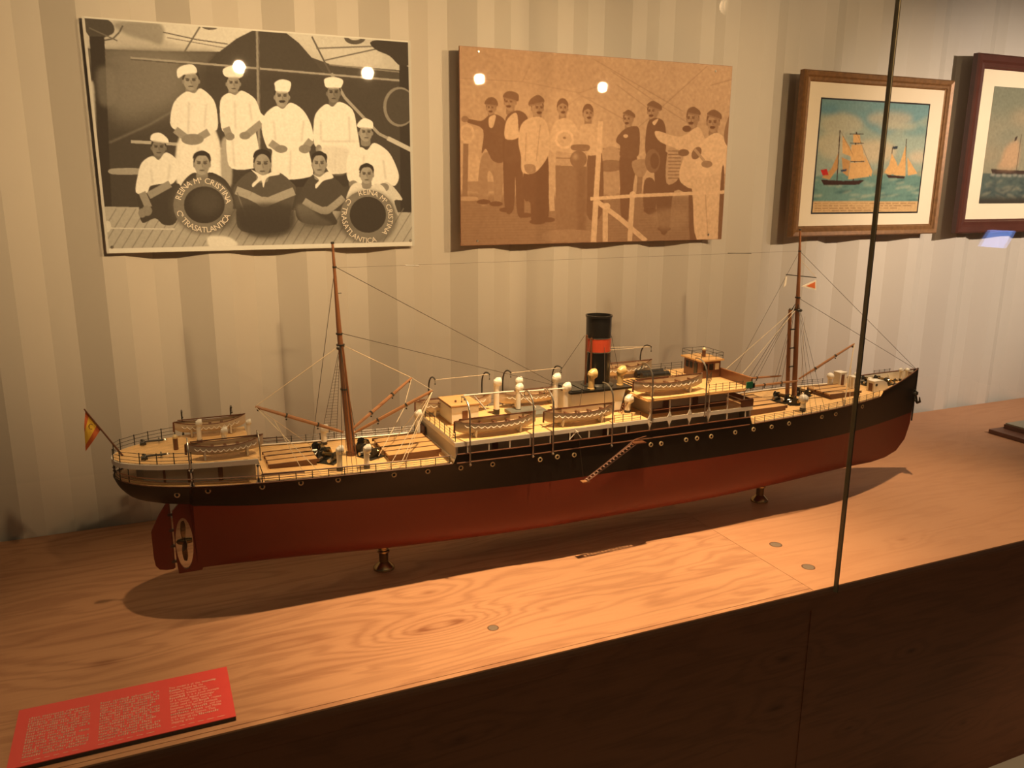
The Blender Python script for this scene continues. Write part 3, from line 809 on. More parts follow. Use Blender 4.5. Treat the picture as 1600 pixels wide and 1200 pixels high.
# ---- framed watercolours
def frame_member(ax0, ax1, ay0, ay1, side, w, yf, yb):
    """one mitred moulding of a frame; returns an MB"""
    mb = MB()
    O = [(ax0, ay0), (ax1, ay0), (ax1, ay1), (ax0, ay1)]
    def ins(d): return [(ax0 + d, ay0 + d), (ax1 - d, ay0 + d), (ax1 - d, ay1 - d), (ax0 + d, ay1 - d)]
    prof = [(0, yb), (0, yf + 0.006), (w * .12, yf), (w * .45, yf + 0.003), (w * .6, yf + 0.008), (w * .82, yf + 0.007), (w * .88, yf + 0.011), (w, yf + 0.014), (w, yb)]
    i, j = side, (side + 1) % 4
    ra = [(ins(d)[i][0], y, ins(d)[i][1]) for d, y in prof]; rb = [(ins(d)[j][0], y, ins(d)[j][1]) for d, y in prof]
    mb.loft([ra, rb], closed=True, cap=True)
    return mb
def framed(name, label, x0, x1, z0, z1, w, fm, mm, art, ink, cmap, border):
    yf, yb = 2.528, 2.556
    e = empty(name, ((x0 + x1) / 2, yb, z0), label, 'painting')
    off = (-(x0 + x1) / 2, -yb, -z0)
    for s_, nm in enumerate(('bottom_moulding', 'side_moulding', 'top_moulding', 'side_moulding')):
        frame_member(x0, x1, z0, z1, s_, w, yf, yb).build(nm, fm, e, off)
    MB().box(x0 + w * .7, x1 - w * .7, yf + 0.014, yf + 0.018, z0 + w * .7, z1 - w * .7).build('mount_board', mm, e, off)
    MB().box(x0 + 0.02, x1 - 0.02, yb - 0.004, yb, z0 + 0.02, z1 - 0.02).build('back_board', 'brown_edge', e, off)
    for sx in (x0 + 0.1, x1 - 0.1):
        MB().box(sx - .012, sx + .012, yb, 2.594, z1 - 0.16, z1 - 0.12).build('hanging_block', 'brown_edge', e, off)
    if border:
        b = border
        for q in ((art[0] - b, art[1] + b, art[2] - b, art[2]), (art[0] - b, art[1] + b, art[3], art[3] + b), (art[0] - b, art[0], art[2], art[3]), (art[1], art[1] + b, art[2], art[3])):
            MB().box(q[0], q[1], yf + 0.0130, yf + 0.0142, q[2], q[3]).build('black_border_line', 'black', e, off)
    ink.sheet('watercolour_sheet', art[0], art[1], art[2], art[3], yf + 0.0132, 'watercolour', cmap, e, off)
    return e

def painting_sails():
    B3 = lambda c: lin(tuple(v / 255 for v in c))
    I = Ink(210, 158, [(301, 316), (858, 349), (776, 902), (236, 906)], B3((150, 165, 150)), 3)
    P, E, Ln = I.poly, I.ell, I.line
    P([(290, 300), (870, 340), (855, 400), (720, 470), (590, 500), (440, 400), (300, 390)], B3((110, 150, 155)), .9, 3)
    for (x, y, a, b, c) in ((400, 450, 110, 55, (185, 180, 155)), (350, 560, 80, 70, (195, 185, 155)), (650, 420, 120, 35, (185, 175, 150)), (720, 560, 120, 60, (160, 175, 160)), (560, 590, 120, 60, (205, 185, 150)),
                            (330, 370, 60, 25, (95, 140, 155)), (500, 360, 60, 22, (125, 155, 155)), (780, 480, 70, 30, (110, 150, 150)), (690, 460, 100, 14, (205, 190, 155)), (800, 620, 60, 30, (210, 190, 160))):
        E(x, y, a, b, B3(c), .75, 4)
    P([(240, 720), (400, 700), (600, 705), (830, 715), (790, 850), (225, 855)], B3((105, 140, 130)), 1, 1, smooth=False)
    for i in range(60):
        x = 240 + rng.random() * 560; y = 735 + rng.random() * 110
        E(x, y, 14 + rng.random() * 28, 3 + rng.random() * 4, B3((60, 95, 95) if i % 2 else (165, 175, 150)), .55, 1, rot=-.25 * rng.random())
    P([(225, 846), (790, 848), (780, 905), (225, 910)], B3((205, 170, 120)), smooth=False)
    for i in range(4):
        y = 858 + i * 12
        x = 250
        while x < 765 - i * 60:
            l = 12 + rng.random() * 34; Ln([(x, y), (min(x + l, 770), y)], 3, B3((120, 85, 55)), .8); x += l + 8
    sail = B3((215, 170, 110)); sail2 = B3((190, 145, 90)); drk = B3((62, 40, 32))
    # brig
    Ln([(390, 480), (368, 740)], 5, drk); Ln([(475, 490), (452, 740)], 6, drk)
    for q, c in (([(378, 600), (372, 680), (330, 735), (290, 725), (340, 680)], sail2), ([(402, 505), (440, 570), (455, 620), (400, 600)], sail), ([(458, 500), (492, 505), (496, 545), (456, 545)], sail),
                 ([(448, 555), (502, 555), (515, 640), (440, 640)], sail), ([(440, 648), (520, 645), (535, 720), (425, 735)], sail), ([(512, 600), (552, 690), (545, 720), (520, 700)], sail), ([(395, 620), (440, 640), (425, 720), (400, 700)], sail2)):
        P(q, c, smooth=False); 
    for y in (500, 548, 642): Ln([(440, y), (512, y)], 4, drk)
    P([(285, 735), (400, 742), (510, 738), (480, 762), (300, 764)], drk, smooth=False)
    P([(285, 685), (318, 680), (325, 712), (295, 714)], B3((190, 45, 40)), smooth=False); P([(388, 685), (420, 680), (418, 692), (390, 696)], B3((60, 70, 90)), smooth=False)
    Ln([(390, 480), (455, 610)], 2, drk, .7); Ln([(475, 490), (552, 690)], 2, drk, .7)
    # schooner
    Ln([(660, 570), (640, 720)], 4, drk); Ln([(733, 525), (718, 720)], 4, drk)
    P([(655, 600), (640, 660), (610, 700), (640, 712), (690, 700), (680, 650)], sail, smooth=False); P([(728, 560), (700, 640), (660, 712), (722, 718)], sail, smooth=False); P([(735, 620), (785, 705), (735, 715)], sail, smooth=False)
    P([(622, 710), (720, 720), (715, 730), (635, 728)], drk, smooth=False); P([(660, 565), (688, 562), (684, 578), (662, 578)], B3((50, 60, 70)), smooth=False)
    P([(790, 690), (830, 690), (825, 715), (785, 715)], B3((150, 150, 120)), .7, 1); P([(560, 690), (610, 675), (612, 710), (560, 712)], B3((140, 135, 105)), .7, 1)
    I.grain(0.04, 1)
    framed('framed_painting', 'watercolour of two sailing ships in a gilt brown wooden frame', 2.284, 3.062, 0.806, 1.414, 0.040, 'gilt_frame', 'mat_board',
           (2.387, 2.944, 0.897, 1.314), I, lambda a: a, 0.006)
painting_sails()

def painting_steamer():
    B3 = lambda c: lin(tuple(v / 255 for v in c))
    # drawing frame: x 0..1000 along the sheet, y 0..640 down
    I = Ink(250, 160, [(0, 0), (1000, 0), (1000, 640), (0, 640)], B3((150, 145, 120)), 3)
    P, E, Ln = I.poly, I.ell, I.line
    P([(0, 0), (1000, 0), (1000, 200), (0, 160)], B3((125, 130, 110)), .8, 10, smooth=False)
    for i in range(22): E(rng.random() * 1000, 60 + rng.random() * 340, 90, 30, B3((185, 160, 125) if i % 3 else (120, 130, 115)), .35, 8)
    P([(0, 470), (1000, 470), (1000, 640), (0, 640)], B3((88, 100, 92)), smooth=False)
    for i in range(150):
        y = 480 + rng.random() * 125; x = rng.random() * 1000
        E(x, y, 16 + (y - 470) * .22, 4 + (y - 470) * .04, B3((150, 148, 125) if i % 3 == 0 else (58, 72, 74)), .5, 1, rot=(-.3 if i % 2 else .3))
    P([(0, 605), (1000, 605), (1000, 640), (0, 640)], B3((62, 55, 47)), .9, 3, smooth=False)
    drk = B3((72, 58, 50))
    P([(60, 446), (500, 456), (860, 444), (840, 474), (75, 474)], drk, smooth=False)
    P([(150, 330), (215, 290), (255, 300), (258, 436), (110, 440), (130, 400)], B3((205, 165, 125)), .75, 3)
    for x, h in ((262, 250), (560, 250), (700, 280)): Ln([(x, 450), (x, h)], 5, drk, .8)
    P([(330, 375), (348, 375), (348, 450), (330, 450)], drk, smooth=False); P([(215, 270), (235, 258), (228, 285), (212, 290)], drk, smooth=False)
    for i in range(18): E(80 + i * 44, 478 + 4 * (i % 2), 18, 5, B3((205, 198, 178)), .7, 1)
    I.grain(0.04, 1)
    framed('framed_painting', 'steamer seascape with broad cream mount in a dark mahogany frame', 3.178, 4.22, 0.804, 1.527, 0.058, 'mahogany_frame', 'mat_board_pale',
           (3.307, 4.10, 0.928, 1.405), I, lambda a: a, 0)
painting_steamer()

# ------------------------------------------------------------------ red caption plaque
def plaque():
    x0, x1, y0, y1, h = -0.293, 0.0865, 1.486, 1.668, 0.010
    e = empty('caption_plaque', ((x0 + x1) / 2, (y0 + y1) / 2, 0), 'red caption plaque with three columns of pale text lying on the bench', 'plaque')
    off = (-(x0 + x1) / 2, -(y0 + y1) / 2, 0)
    MB().box(x0 + .0006, x1 - .0006, y0 + .0006, y1 - .0006, 0.0, h - 0.0015).build('backing_board', 'plaque_edge', e, off)
    MB().box(x0, x1, y0, y1, h - 0.0015, h).build('printed_face', 'plaque_red', e, off)
    W, Hh = x1 - x0, y1 - y0
    lines3 = [['This', 'model', 'is', 'of', 'the', '*steamship'], ['*Ramón,', 'owned', 'by', 'the'], ['Compañía', 'Trasatlántica,'], ['commonly', 'known', 'as', 'the'],
              [8, 'it', 'is', 'a', 'good', 'example'], ['of', 'a', 'typical', 'mixed', 'passenger'], ['cargo', 'vessel.', 'Ships', 'such', 'as'], ['these', 'used', 'to', 'sail', 5, 'routes'],
              ['between', 'the', 'Iberian', 'Peninsula'], ['and', 7, 7, 'and', 'the'], [9, 6, 'and', 'Melilla'], ['and', 'Equatorial', 'Guinea.', 'That'], ['is', 'to', 'say,', 'all', 'the', 10], ['shipping', 'areas.']]
    R = random.Random(3)
    def blur_lines(n, lens): return [[R.choice([3, 4, 5, 6, 8, 9]) for _ in range(R.choice(lens))] for _ in range(n)]
    cols = [(0.055, [[5, 10, 11, 2], ['*', 9, '*', 7, 4, 2, 9]] + blur_lines(13, (4, 5))), (0.375, [[5, 8, 11, 2], ['*', 7, '*', 9, 4, 2, 9]] + blur_lines(13, (4, 5, 6))), (0.70, lines3)]
    mb = MB(); size = 0.0108
    for u0, lines in cols:
        for i, ln in enumerate(lines):
            yy = y1 - Hh * (0.225 + 0.655 * i / max(13, len(lines) - 1)); xx = x0 + u0 * W; bold = False
            for tok in ln:
                if tok == '*': bold = True; continue
                if isinstance(tok, int):
                    for k in range(tok):
                        hh = R.choice((0.0045, 0.0045, 0.0045, 0.0068)); ww = 0.0034 if not bold else 0.0040
                        if xx > x0 + (u0 + 0.275) * W: continue
                        if R.random() < .5: mb.add([(xx, yy, h + .0003), (xx + ww * .85, yy, h + .0003), (xx + ww * .85, yy + .0014, h + .0003), (xx, yy + .0014, h + .0003)], [(0, 1, 2, 3)])
                        mb.add([(xx, yy, h + .0003), (xx + .0017, yy, h + .0003), (xx + .0017, yy + hh, h + .0003), (xx, yy + hh, h + .0003)], [(0, 1, 2, 3)])
                        mb.add([(xx, yy + .0033, h + .0003), (xx + ww * .8, yy + .0033, h + .0003), (xx + ww * .8, yy + .0046, h + .0003), (xx, yy + .0046, h + .0003)], [(0, 1, 2, 3)])
                        xx += ww * 1.08
                    xx += 0.0035; bold = False
                else:
                    b_ = tok.startswith('*'); t = tok.lstrip('*')
                    for dx in ((0, 0.0005) if b_ else (0,)):
                        w_ = text_into(mb, t, size * 0.90, lambda u, v, xx=xx, dx=dx: (xx + dx + u * 0.68, yy + v, h + 0.0003))
                    xx += w_ * 0.68 + 0.0026
        xx = x0 + u0 * W
        for k in range(6):
            l = 0.008 + 0.006 * R.random(); yy = y1 - Hh * 0.945
            mb.add([(xx, yy, h + .0003), (xx + l, yy, h + .0003), (xx + l, yy + .0012, h + .0003), (xx, yy + .0012, h + .0003)], [(0, 1, 2, 3)]); xx += l + 0.006
    mb.build('text', 'plaque_text', e, off)['label'] = 'pale caption text in three columns'
plaque()

# ------------------------------------------------------------------ foot of the next model, at the right
def next_base():
    e = empty('model_case_base', (3.75, 2.18, 0), 'stepped dark wooden base with a dull green glass top on the bench', 'model base')
    off = (-3.75, -2.18, 0)
    MB().box(3.165, 4.4, 2.05, 2.246, 0.0006, 0.017).build('lower_step', 'dark_plinth_wood', e, off)
    MB().box(3.235, 4.33, 2.075, 2.232, 0.017, 0.034).build('upper_step', 'dark_plinth_wood', e, off)
    MB().box(3.239, 4.326, 2.08, 2.228, 0.034, 0.040).build('glass_top', 'green_felt', e, off)
next_base()

# ------------------------------------------------------------------ the steamer model
# ship coordinates: x along the hull (stern low, bow high), y off the centreline (near side negative), z above the bench
SY = 2.007
ship = empty('ship_model', (1.16, SY, 0.07), 'steamship model with black and red hull, one black funnel and two masts', 'ship model')
SO = (-1.16, 0, -0.07)
def part(mb, name, mt, smooth=False, parent=None):
    if parent is None: return mb.build(name, mt, ship, SO, smooth)
    return mb.build(name, mt, parent, (0, 0, 0), smooth)

BM = 0.148
def bd(x):
    """half breadth at the deck edge"""
    if x < 0.25:
        t = min(1, max(0, (0.25 - x) / 0.353))
        return BM * max(0, 1 - t ** 2.5) ** (1 / 2.0)
    if x > 1.72:
        t = min(1, (x - 1.72) / 0.70)
        return max(0.0015, BM * (1 - t ** 2.25))
    return BM
SHEER = [(-0.105, .350), (-0.05, .346), (.03, .343), (.16, .338), (.33, .330), (.58, .322), (.9, .318), (1.6, .320), (1.9, .329), (2.145, .337), (2.42, .350)]
def zd(x): return interp(x, SHEER)
def ztop(x):
    z = zd(x)
    if 0.664 < x < 1.59: z += 0.0225 * min(1, (x - 0.664) / 0.009, (1.59 - x) / 0.009)
    if x > 2.148: z += min(1, (x - 2.148) / 0.012) * interp(x, [(2.148, .014), (2.42, .036)])
    return z
KEEL = [(-.105, .345), (-.095, .322), (-.085, .308), (-.07, .294), (-.05, .283), (.0, .270), (.050, .262), (.0501, .262), (.058, .088), (.3, .079), (.5, .071), (2.24, .070), (2.31, .078), (2.36, .096), (2.395, .135), (2.411, .19), (2.4185, .32), (2.42, .36)]
def zk(x): return interp(x, KEEL)
WL = [(.05, .263), (.16, .252), (.4, .243), (.68, .236), (1.65, .233), (2.04, .228), (2.42, .231)]
def hb(x, z):
    k, t_ = zk(x), zd(x)
    t = (z - k) / (t_ - k) if t_ > k else 1
    t = min(1.0, max(0, t)); B = bd(x)
    mid = (1 - (1 - min(1, t / 0.30)) ** 2.6) ** (1 / 2.6) * (0.93 + 0.07 * min(1, t / .5))
    if x < 0.051: return B * t ** 0.45
    if x < 0.95:
        w = min(1, max(0, (0.95 - x) / 0.88)) ** 1.35
        run = t ** 3.2
        return max(0.0035, B * (mid * (1 - w) + run * w))
    if x > 1.45:
        w = ((x - 1.45) / 0.97) ** 1.2
        ent = t ** 0.75 * (0.70 + 0.30 * t)
        return max(0.0012, B * (mid * (1 - w) + ent * w))
    return B * mid
def hull():
    xs = sorted(set([-.1045, -.102, -.097, -.09, -.08, -.07, -.055, -.04, -.02, 0, .02, .04, .050, .058, .07, .085, .10, .12, .14, .17, .2, .23, .26, .3, .35, .4, .46, .52, .58, .62, .660, .664, .667, .670, .674, .70,
              .8, .95, 1.1, 1.25, 1.4, 1.5, 1.57, 1.581, 1.584, 1.587, 1.590, 1.6, 1.66, 1.72, 1.8, 1.87, 1.94, 2.0, 2.06, 2.11, 2.147, 2.151, 2.155, 2.160, 2.2, 2.24, 2.28, 2.31, 2.34, 2.36, 2.38, 2.395, 2.404, 2.411, 2.415, 2.4185]))
    nb, na = 12, 9
    mb = MB()
    for sd in (-1, 1):
        rings = []
        for x in xs:
            k = zk(x); w = max(k, interp(x, WL)); T = max(ztop(x), w + .001)
            zs = [k + (w - k) * (1 - math.cos(math.pi / 2 * i / nb)) for i in range(nb)] + [w + (T - w) * i / na for i in range(na + 1)]
            row = []
            for i, z in enumerate(zs):
                y = hb(x, min(z, zd(x)))
                if i == 0: y = 0.0 if x > .058 else y * 0.0
                row.append((x, sd * y, z))
            rings.append(row)
        n = len(rings[0])
        vs = [p for r in rings for p in r]; o = len(mb.v)
        mb.v += vs
        for i in range(len(rings) - 1):
            for j in range(n - 1):
                mb.f.append((o + i * n + j, o + i * n + j + 1, o + (i + 1) * n + j + 1, o + (i + 1) * n + j)); mb.mi.append(0 if j >= nb else 1)
    return mb
h_ob = part(hull(), 'hull', ['black_hull', 'red_hull'], True)
h_ob['label'] = 'black topsides over a red bottom'

def edge_line(x0, x1, zf, inset=0.0, n=40, sd=-1, lift=0.0):
    return [(x, sd * max(0.0005, bd(x) - inset), zf(x) + lift) for x in np.linspace(x0, x1, n)]
# rubbing strakes and rail caps
part(MB().tube([(x, y - 0.001, z) for x, y, z in edge_line(.672, 1.58, zd)], 0.0018, 5), 'rubbing_strake', 'brown_wood')
part(MB().tube([(x, y + 0.001, z) for x, y, z in edge_line(.672, 1.58, zd, sd=1)], 0.0018, 5), 'rubbing_strake', 'brown_wood')
for sd in (-1, 1):
    part(MB().tube(edge_line(.674, 1.58, lambda x: zd(x) + .0225, sd=sd), 0.0020, 5), 'bulwark_cap', 'brown_wood')
    part(MB().tube(edge_line(-.1035, .66, zd, sd=sd), 0.0013, 4), 'deck_edge_strip', 'brown_wood')
    part(MB().tube(edge_line(1.60, 2.145, zd, sd=sd), 0.0013, 4), 'deck_edge_strip', 'brown_wood')
    part(MB().tube([(x, sd * bd(x), ztop(x)) for x in np.linspace(2.16, 2.418, 14)], 0.0020, 5), 'forecastle_cap', 'brown_wood')

def planform(x0, x1, bf, n, inset=0.0):
    xs = np.linspace(x0, x1, n)
    return [(x, -max(.0005, bf(x) - inset)) for x in xs] + [(x, max(.0005, bf(x) - inset)) for x in xs[::-1]]
def main_deck():
    mb = MB(); xs = np.r_[np.linspace(-.1, .2, 14), np.linspace(.23, 1.7, 26), np.linspace(1.74, 2.41, 20)]
    rows = [[(x, s * max(.0004, bd(x) - .0012), zd(x) - .003 + .003 * (1 - s * s)) for s in np.linspace(-1, 1, 7)] for x in xs]
    mb.loft(rows); return mb
part(main_deck(), 'main_deck', 'deck_planking')
# white waterway on the far side, inside of the rail
for sd, nm in ((1, 'waterway'), (-1, 'waterway')):
    for (a, b) in ((.21, .66), (1.60, 2.14)):
        part(MB().tube([(x, y * .985, z + .001) for x, y, z in edge_line(a, b, zd, inset=.002, sd=sd)], 0.0022 if sd > 0 else 0.0012, 4), nm, 'white')

# portholes along the near side (and the far one)
pm = MB().lathe([(0.0036, -0.0022), (0.0064, -0.0022), (0.0064, 0.0012), (0.0036, 0.0012)], n=14, axis='Y', caps=False)
pm.lathe([(0.0001, 0.0004), (0.0035, 0.0004)], n=14, axis='Y', caps=False)
p_me = pm.mesh('porthole', 'brass')
p_gl = MB().lathe([(0.0001, -0.0004), (0.0036, -0.0004), (0.0036, 0.0006)], n=12, axis='Y', caps=False).mesh('porthole_glass', 'dark_glass')
def porthole(x, z, sd=-1):
    y = hb(x, z)
    d = hb(x + .01, z) - hb(x - .01, z)
    for nm, me in (('porthole', p_me), ('porthole_glass', p_gl)):
        o = bpy.data.objects.new(nm, me); COL.objects.link(o)
        o.parent = ship; o.location = (SO[0] + x, SO[1] + sd * (y + .0016), SO[2] + z)
        o.rotation_euler = (0, 0, math.atan2(-d, .02) * 1.0 + (0 if sd < 0 else math.pi))
        if nm == 'porthole': pp = o
        else:
            o.parent = pp; o.location = (0, 0, 0); o.rotation_euler = (0, 0, 0)
for x, z in ((.025, .318), (.09, .319), (.206, .319), (.292, .319), (.378, .315), (.513, .310), (.598, .308), (.684, .306), (.769, .305), (.902, .301), (.952, .302), (1.002, .301), (1.241, .300), (1.275, .299), (1.358, .300),
             (1.395, .300), (1.444, .300), (1.529, .302), (1.596, .303), (1.663, .303), (1.729, .306), (1.861, .311), (1.922, .312), (2.05, .318)):
    porthole(x, z)

# stern frame, rudder, screw
def stern():
    n = 28; mb = MB(); th = 0.0036
    ell = [(0.0325 + 0.0195 * math.cos(a), 0.157 + 0.066 * math.sin(a)) for a in np.linspace(0, 2 * math.pi, n, endpoint=False)]
    out = []
    for a in np.linspace(0, 2 * math.pi, n, endpoint=False):
        c, s = math.cos(a), math.sin(a)
        k = min(((.062 if c > 0 else .0) - .031) / c if abs(c) > 1e-6 and ((c > 0) or (c < 0)) else 9, (((.264 if s > 0 else .088) - .157) / s) if abs(s) > 1e-6 else 9)
        kx = ((.075 - .031) / c) if c > 1e-6 else (((.0115 - .031) / c) if c < -1e-6 else 9)
        kz = ((.264 - .157) / s) if s > 1e-6 else (((.083 - .157) / s) if s < -1e-6 else 9)
        k = min(kx, kz)
        out.append((.031 + c * k, .157 + s * k))
    for y in (-th, th):
        mb.loft([[(x, y, z) for x, z in ell], [(x, y, z) for x, z in out]], closed=True)
    mb.loft([[(x, -th, z) for x, z in ell], [(x, th, z) for x, z in ell]], closed=True)
    mb.loft([[(x, -th, z) for x, z in out], [(x, th, z) for x, z in out]], closed=True)
    part(mb, 'stern_frame', 'red_hull')
    rd = [(.0045, .266), (-.002, .262), (-.018, .238), (-.034, .206), (-.0375, .198), (-.0375, .135), (-.035, .112), (-.027, .101), (-.012, .097), (.0045, .097)]
    part(MB().prism(rd, -.003, .003, plane='XZ'), 'rudder', 'red_hull')
    part(MB().tube([(.0062, 0, .098), (.0062, 0, .285)], .0018, 6), 'rudder_stock', 'red_hull')
    for z in (.115, .155, .195, .235): part(MB().box(.001, .013, -.0035, .0035, z - .003, z + .003), 'rudder_pintle', 'dark_metal')
    pr = part(MB().lathe([(.001, .014), (.006, .018), (.008, .026), (.0075, .04), (.006, .05)], (0, 0, .163), 12, axis='X'), 'propeller', 'bronze', True)
    for k in range(4):
        a = math.pi / 2 * k + .05
        blade = []
        for t in np.linspace(0, 1, 7):
            r = .005 + .047 * t; w = .0135 * math.sin(math.pi * min(1, .12 + .80 * t)) ** .7; tw = .9 - .5 * t
            row = []
            for s in (-1, 1):
                tx, ty = s * w * math.cos(tw), s * w * math.sin(tw)
                row.append((.031 + tx * .5, -math.sin(a) * r + math.cos(a) * ty, .163 + math.cos(a) * r + math.sin(a) * ty))
            blade.append(row)
        mb = MB()
        up = [(p[0] + .0012, p[1], p[2]) for r in blade for p in r]
        mb.loft([[r[0], r[1], (r[1][0] + .0016, r[1][1], r[1][2]), (r[0][0] + .0016, r[0][1], r[0][2])] for r in blade], closed=True, cap=True)
        part(mb, 'propeller_blade', 'bronze', parent=pr)
stern()

# ---- poop
POOP = [(-.104, .0005), (-.1035, .012), (-.098, .033), (-.085, .052), (-.069, .067), (-.04, .086), (-.004, .103), (.03, .112), (.061, .120), (.12, .131), (.2, .141)]
def bp(x): return interp(x, POOP)
xs_p = [-.104, -.1035, -.1, -.095, -.085, -.07, -.055, -.035, -.01, .02, .06, .1, .15, .2]
def plan_p(inset=0, dx=0): return [(x + (dx if x < .19 else 0), -max(.0004, bp(x) - inset)) for x in xs_p] + [(x + (dx if x < .19 else 0), max(.0004, bp(x) - inset)) for x in xs_p[::-1]]
part(MB().prism(plan_p(), .3795, .3912), 'poop_deck_edge', 'white')
part(MB().prism(plan_p(.003, .003), .3912, .3922), 'poop_deck', 'deck_planking')
pin = [(-.055, -.03), (-.04, -.055), (-.01, -.075), (.05, -.093), (.196, -.108), (.196, .108), (.05, .093), (-.01, .075), (-.04, .055), (-.055, .03)]
ph = part(MB().prism(pin, .336, .3795), 'poop_house', 'grey_white')
for x, w in ((.0, .008), (.05, .012), (.115, .010)):
    y = -interp(x, [(-.01, .075), (.05, .093), (.196, .108)])
    part(MB().box(x, x + w, y - .0015, y + .004, .338, .376), 'poop_door', 'brown_wood', parent=ph)
for x in (.057, .197):
    y = -bd(x) * .985
    mb = MB().box(x - .0017, x + .0017, y - .0012, y + .0012, zd(x), .380)
    mb.prism([(x - .006, zd(x)), (x + .006, zd(x)), (x + .0015, zd(x) + .012), (x - .0015, zd(x) + .012)], y - .0012, y + .0012, plane='XZ')
    mb.prism([(x - .0015, .374), (x + .0015, .374), (x + .005, .380), (x - .005, .380)], y - .0012, y + .0012, plane='XZ')
    part(mb, 'deck_bracket', 'white')
    part(MB().box(x - .0017, x + .0017, -y - .0012, -y + .0012, zd(x), .380), 'deck_bracket', 'white')
for k, dz in enumerate((.009, .017)):
    part(MB().tube([(x, -bd(x) * .99, zd(x) + dz) for x in np.linspace(-.1035, .30, 30)], .0010 if k == 0 else .0014, 4), 'gallery_rail', 'brown_wood')
    part(MB().tube([(x, bd(x) * .99, zd(x) + dz) for x in np.linspace(-.1035, .30, 30)], .0010, 4), 'gallery_rail', 'brown_wood')
for x in (-.1, -.088, -.07):
    for sd in (-1, 1):
        part(MB().tube([(x, sd * bd(x) * .96, zd(x)), (x, sd * bp(x) * .96, .3795)], .0011, 4), 'gallery_stanchion', 'dark_metal')

def rail_line(pts, h=.022, rails=3, step=None, name='railing', mt='dark_metal', r=.0011, rr=.0006, rail_mt=None):
    """stanchions at every given point with thin horizontal rails between"""
    mb = MB()
    for (x, y, z) in pts:
        mb.tube([(x, y, z), (x, y, z + h)], r, 4)
        mb.ball((x, y, z + h), r * 1.5, 6, 4)
    for k in range(rails):
        q = [(x, y, z + h * (k + 1) / rails - .0006) for x, y, z in pts]
        mb.tube(q, rr, 4)
    return part(mb, name, mt)
# poop rail: stern and both sides
rail_line([(x, -bp(x) + .003, .3915) for x in (-.099, -.085, -.045, -.01, .025, .06)], .025, 3)
rail_line([(x, bp(x) - .003, .3915) for x in (-.099, -.085, -.055, -.025, .005, .035)], .025, 3)
# well-deck rails
rail_line([(x, -bd(x) + .002, zd(x)) for x in np.linspace(.205, .655, 13)], .0195, 4)
rail_line([(x, bd(x) - .002, zd(x)) for x in np.linspace(.205, .655, 13)], .0195, 3)
rail_line([(x, -bd(x) + .002, zd(x)) for x in np.linspace(1.60, 2.14, 16)], .0195, 4)
rail_line([(x, bd(x) - .002, zd(x)) for x in np.linspace(1.60, 2.10, 14)], .0195, 3)
part(MB().tube([(x, -bd(x) + .002, zd(x) + .0205) for x in np.linspace(.205, .66, 16)], .0012, 4), 'wooden_handrail', 'brown_wood')
# flagstaff and ensign
fs = part(MB().tube([(-.080, 0.0, .391), (-.147, 0.0, .509)], [.0024, .0016], 6), 'ensign_staff', 'brown_wood', True)
def ensign():
    a = Vector((-.145, 0, .5045)); b = Vector((-.1185, 0, .458)); d1 = Vector((-.006, 0, -.0)) 
    # three hanging bands between the hoist (a-b) and the drooping fly
    flyA = Vector((-.1505, -.004, .470)); flyB = Vector((-.1545, .005, .4085))
    cols = ((0, .24, 'red_cloth'), (.24, .76, 'yellow_cloth'), (.76, 1, 'red_cloth'))
    for t0, t1, mt in cols:
        mb = MB(); rows = []
        for i in range(9):
            u = i / 8
            row = []
            for t in (t0, t1):
                h = a.lerp(b, t); f = flyA.lerp(flyB, t)
                p = h.lerp(f, u); p.y += .0035 * math.sin(u * 6.0 + t * 2)
                row.append(tuple(p))
            rows.append(row)
        back = [[(p[0], p[1] + .0008, p[2]) for p in r[::-1]] for r in rows]
        mb.loft([r + bk for r, bk in zip(rows, back)], closed=True, cap=True)
        part(mb, 'ensign_band', mt, True, parent=fs)
    em = MB().tube([(-.137 + .004 * math.cos(q), -.0055, .4685 + .006 * math.sin(q)) for q in np.linspace(.6, 5.2, 10)], .0008, 4)
    part(em, 'ensign_emblem', 'brown_wood', parent=fs)
ensign()

# ---- fittings kit
def cowl(x, y, z0, z1, r=.0085, mt='white', turn=0.0, band=True):
    """ventilator: pipe, swollen hood turned to one side, dark mouth"""
    h = z1 - z0; R = r * 1.55
    prof = [(r * 1.15, 0), (r * 1.15, h * .06), (r, h * .07), (r, h - R * 1.9)]
    mb = MB().lathe(prof, (0, 0, 0), 14)
    path = [(0, 0, h - R * 1.9), (0, 0, h - R * 1.35), (R * .12, 0, h - R * .95), (R * .45, 0, h - R * .72), (R * .95, 0, h - R * .72)]
    mb.tube(path, [r, r * 1.12, R * .98, R * 1.02, R * .98], 14, caps=False)
    mb.ball((R * .18, 0, h - R * .98), R * .98, 14, 8)
    o = part(mb, 'ventilator', mt, True)
    o.location = (SO[0] + x, SO[1] + y, SO[2] + z0); o.rotation_euler = (0, 0, turn)
    part(MB().lathe([(.0002, R * .955), (R * .93, R * .955)], (0, 0, h - R * .72), 14, axis='X', caps=False), 'ventilator_mouth', 'black', parent=o)
    if band: part(MB().lathe([(r * 1.18, 0), (r * 1.18, h * .14)], (0, 0, 0), 14), 'ventilator_base', 'black', parent=o)
    return o
def mushroom(x, y, z0, z1, r=.006, R=.013, mt='white'):
    h = z1 - z0
    o = part(MB().lathe([(r, 0), (r, h * .75)], (0, 0, 0), 12), 'mushroom_vent', mt, True)
    o.location = (SO[0] + x, SO[1] + y, SO[2] + z0)
    part(MB().ball((0, 0, h - R * .9), R, 14, 8, sz=.9), 'mushroom_cap', mt, True, parent=o)
    part(MB().lathe([(r * 1.15, 0), (r * 1.15, h * .18)], (0, 0, 0), 12), 'mushroom_base', 'black', parent=o)

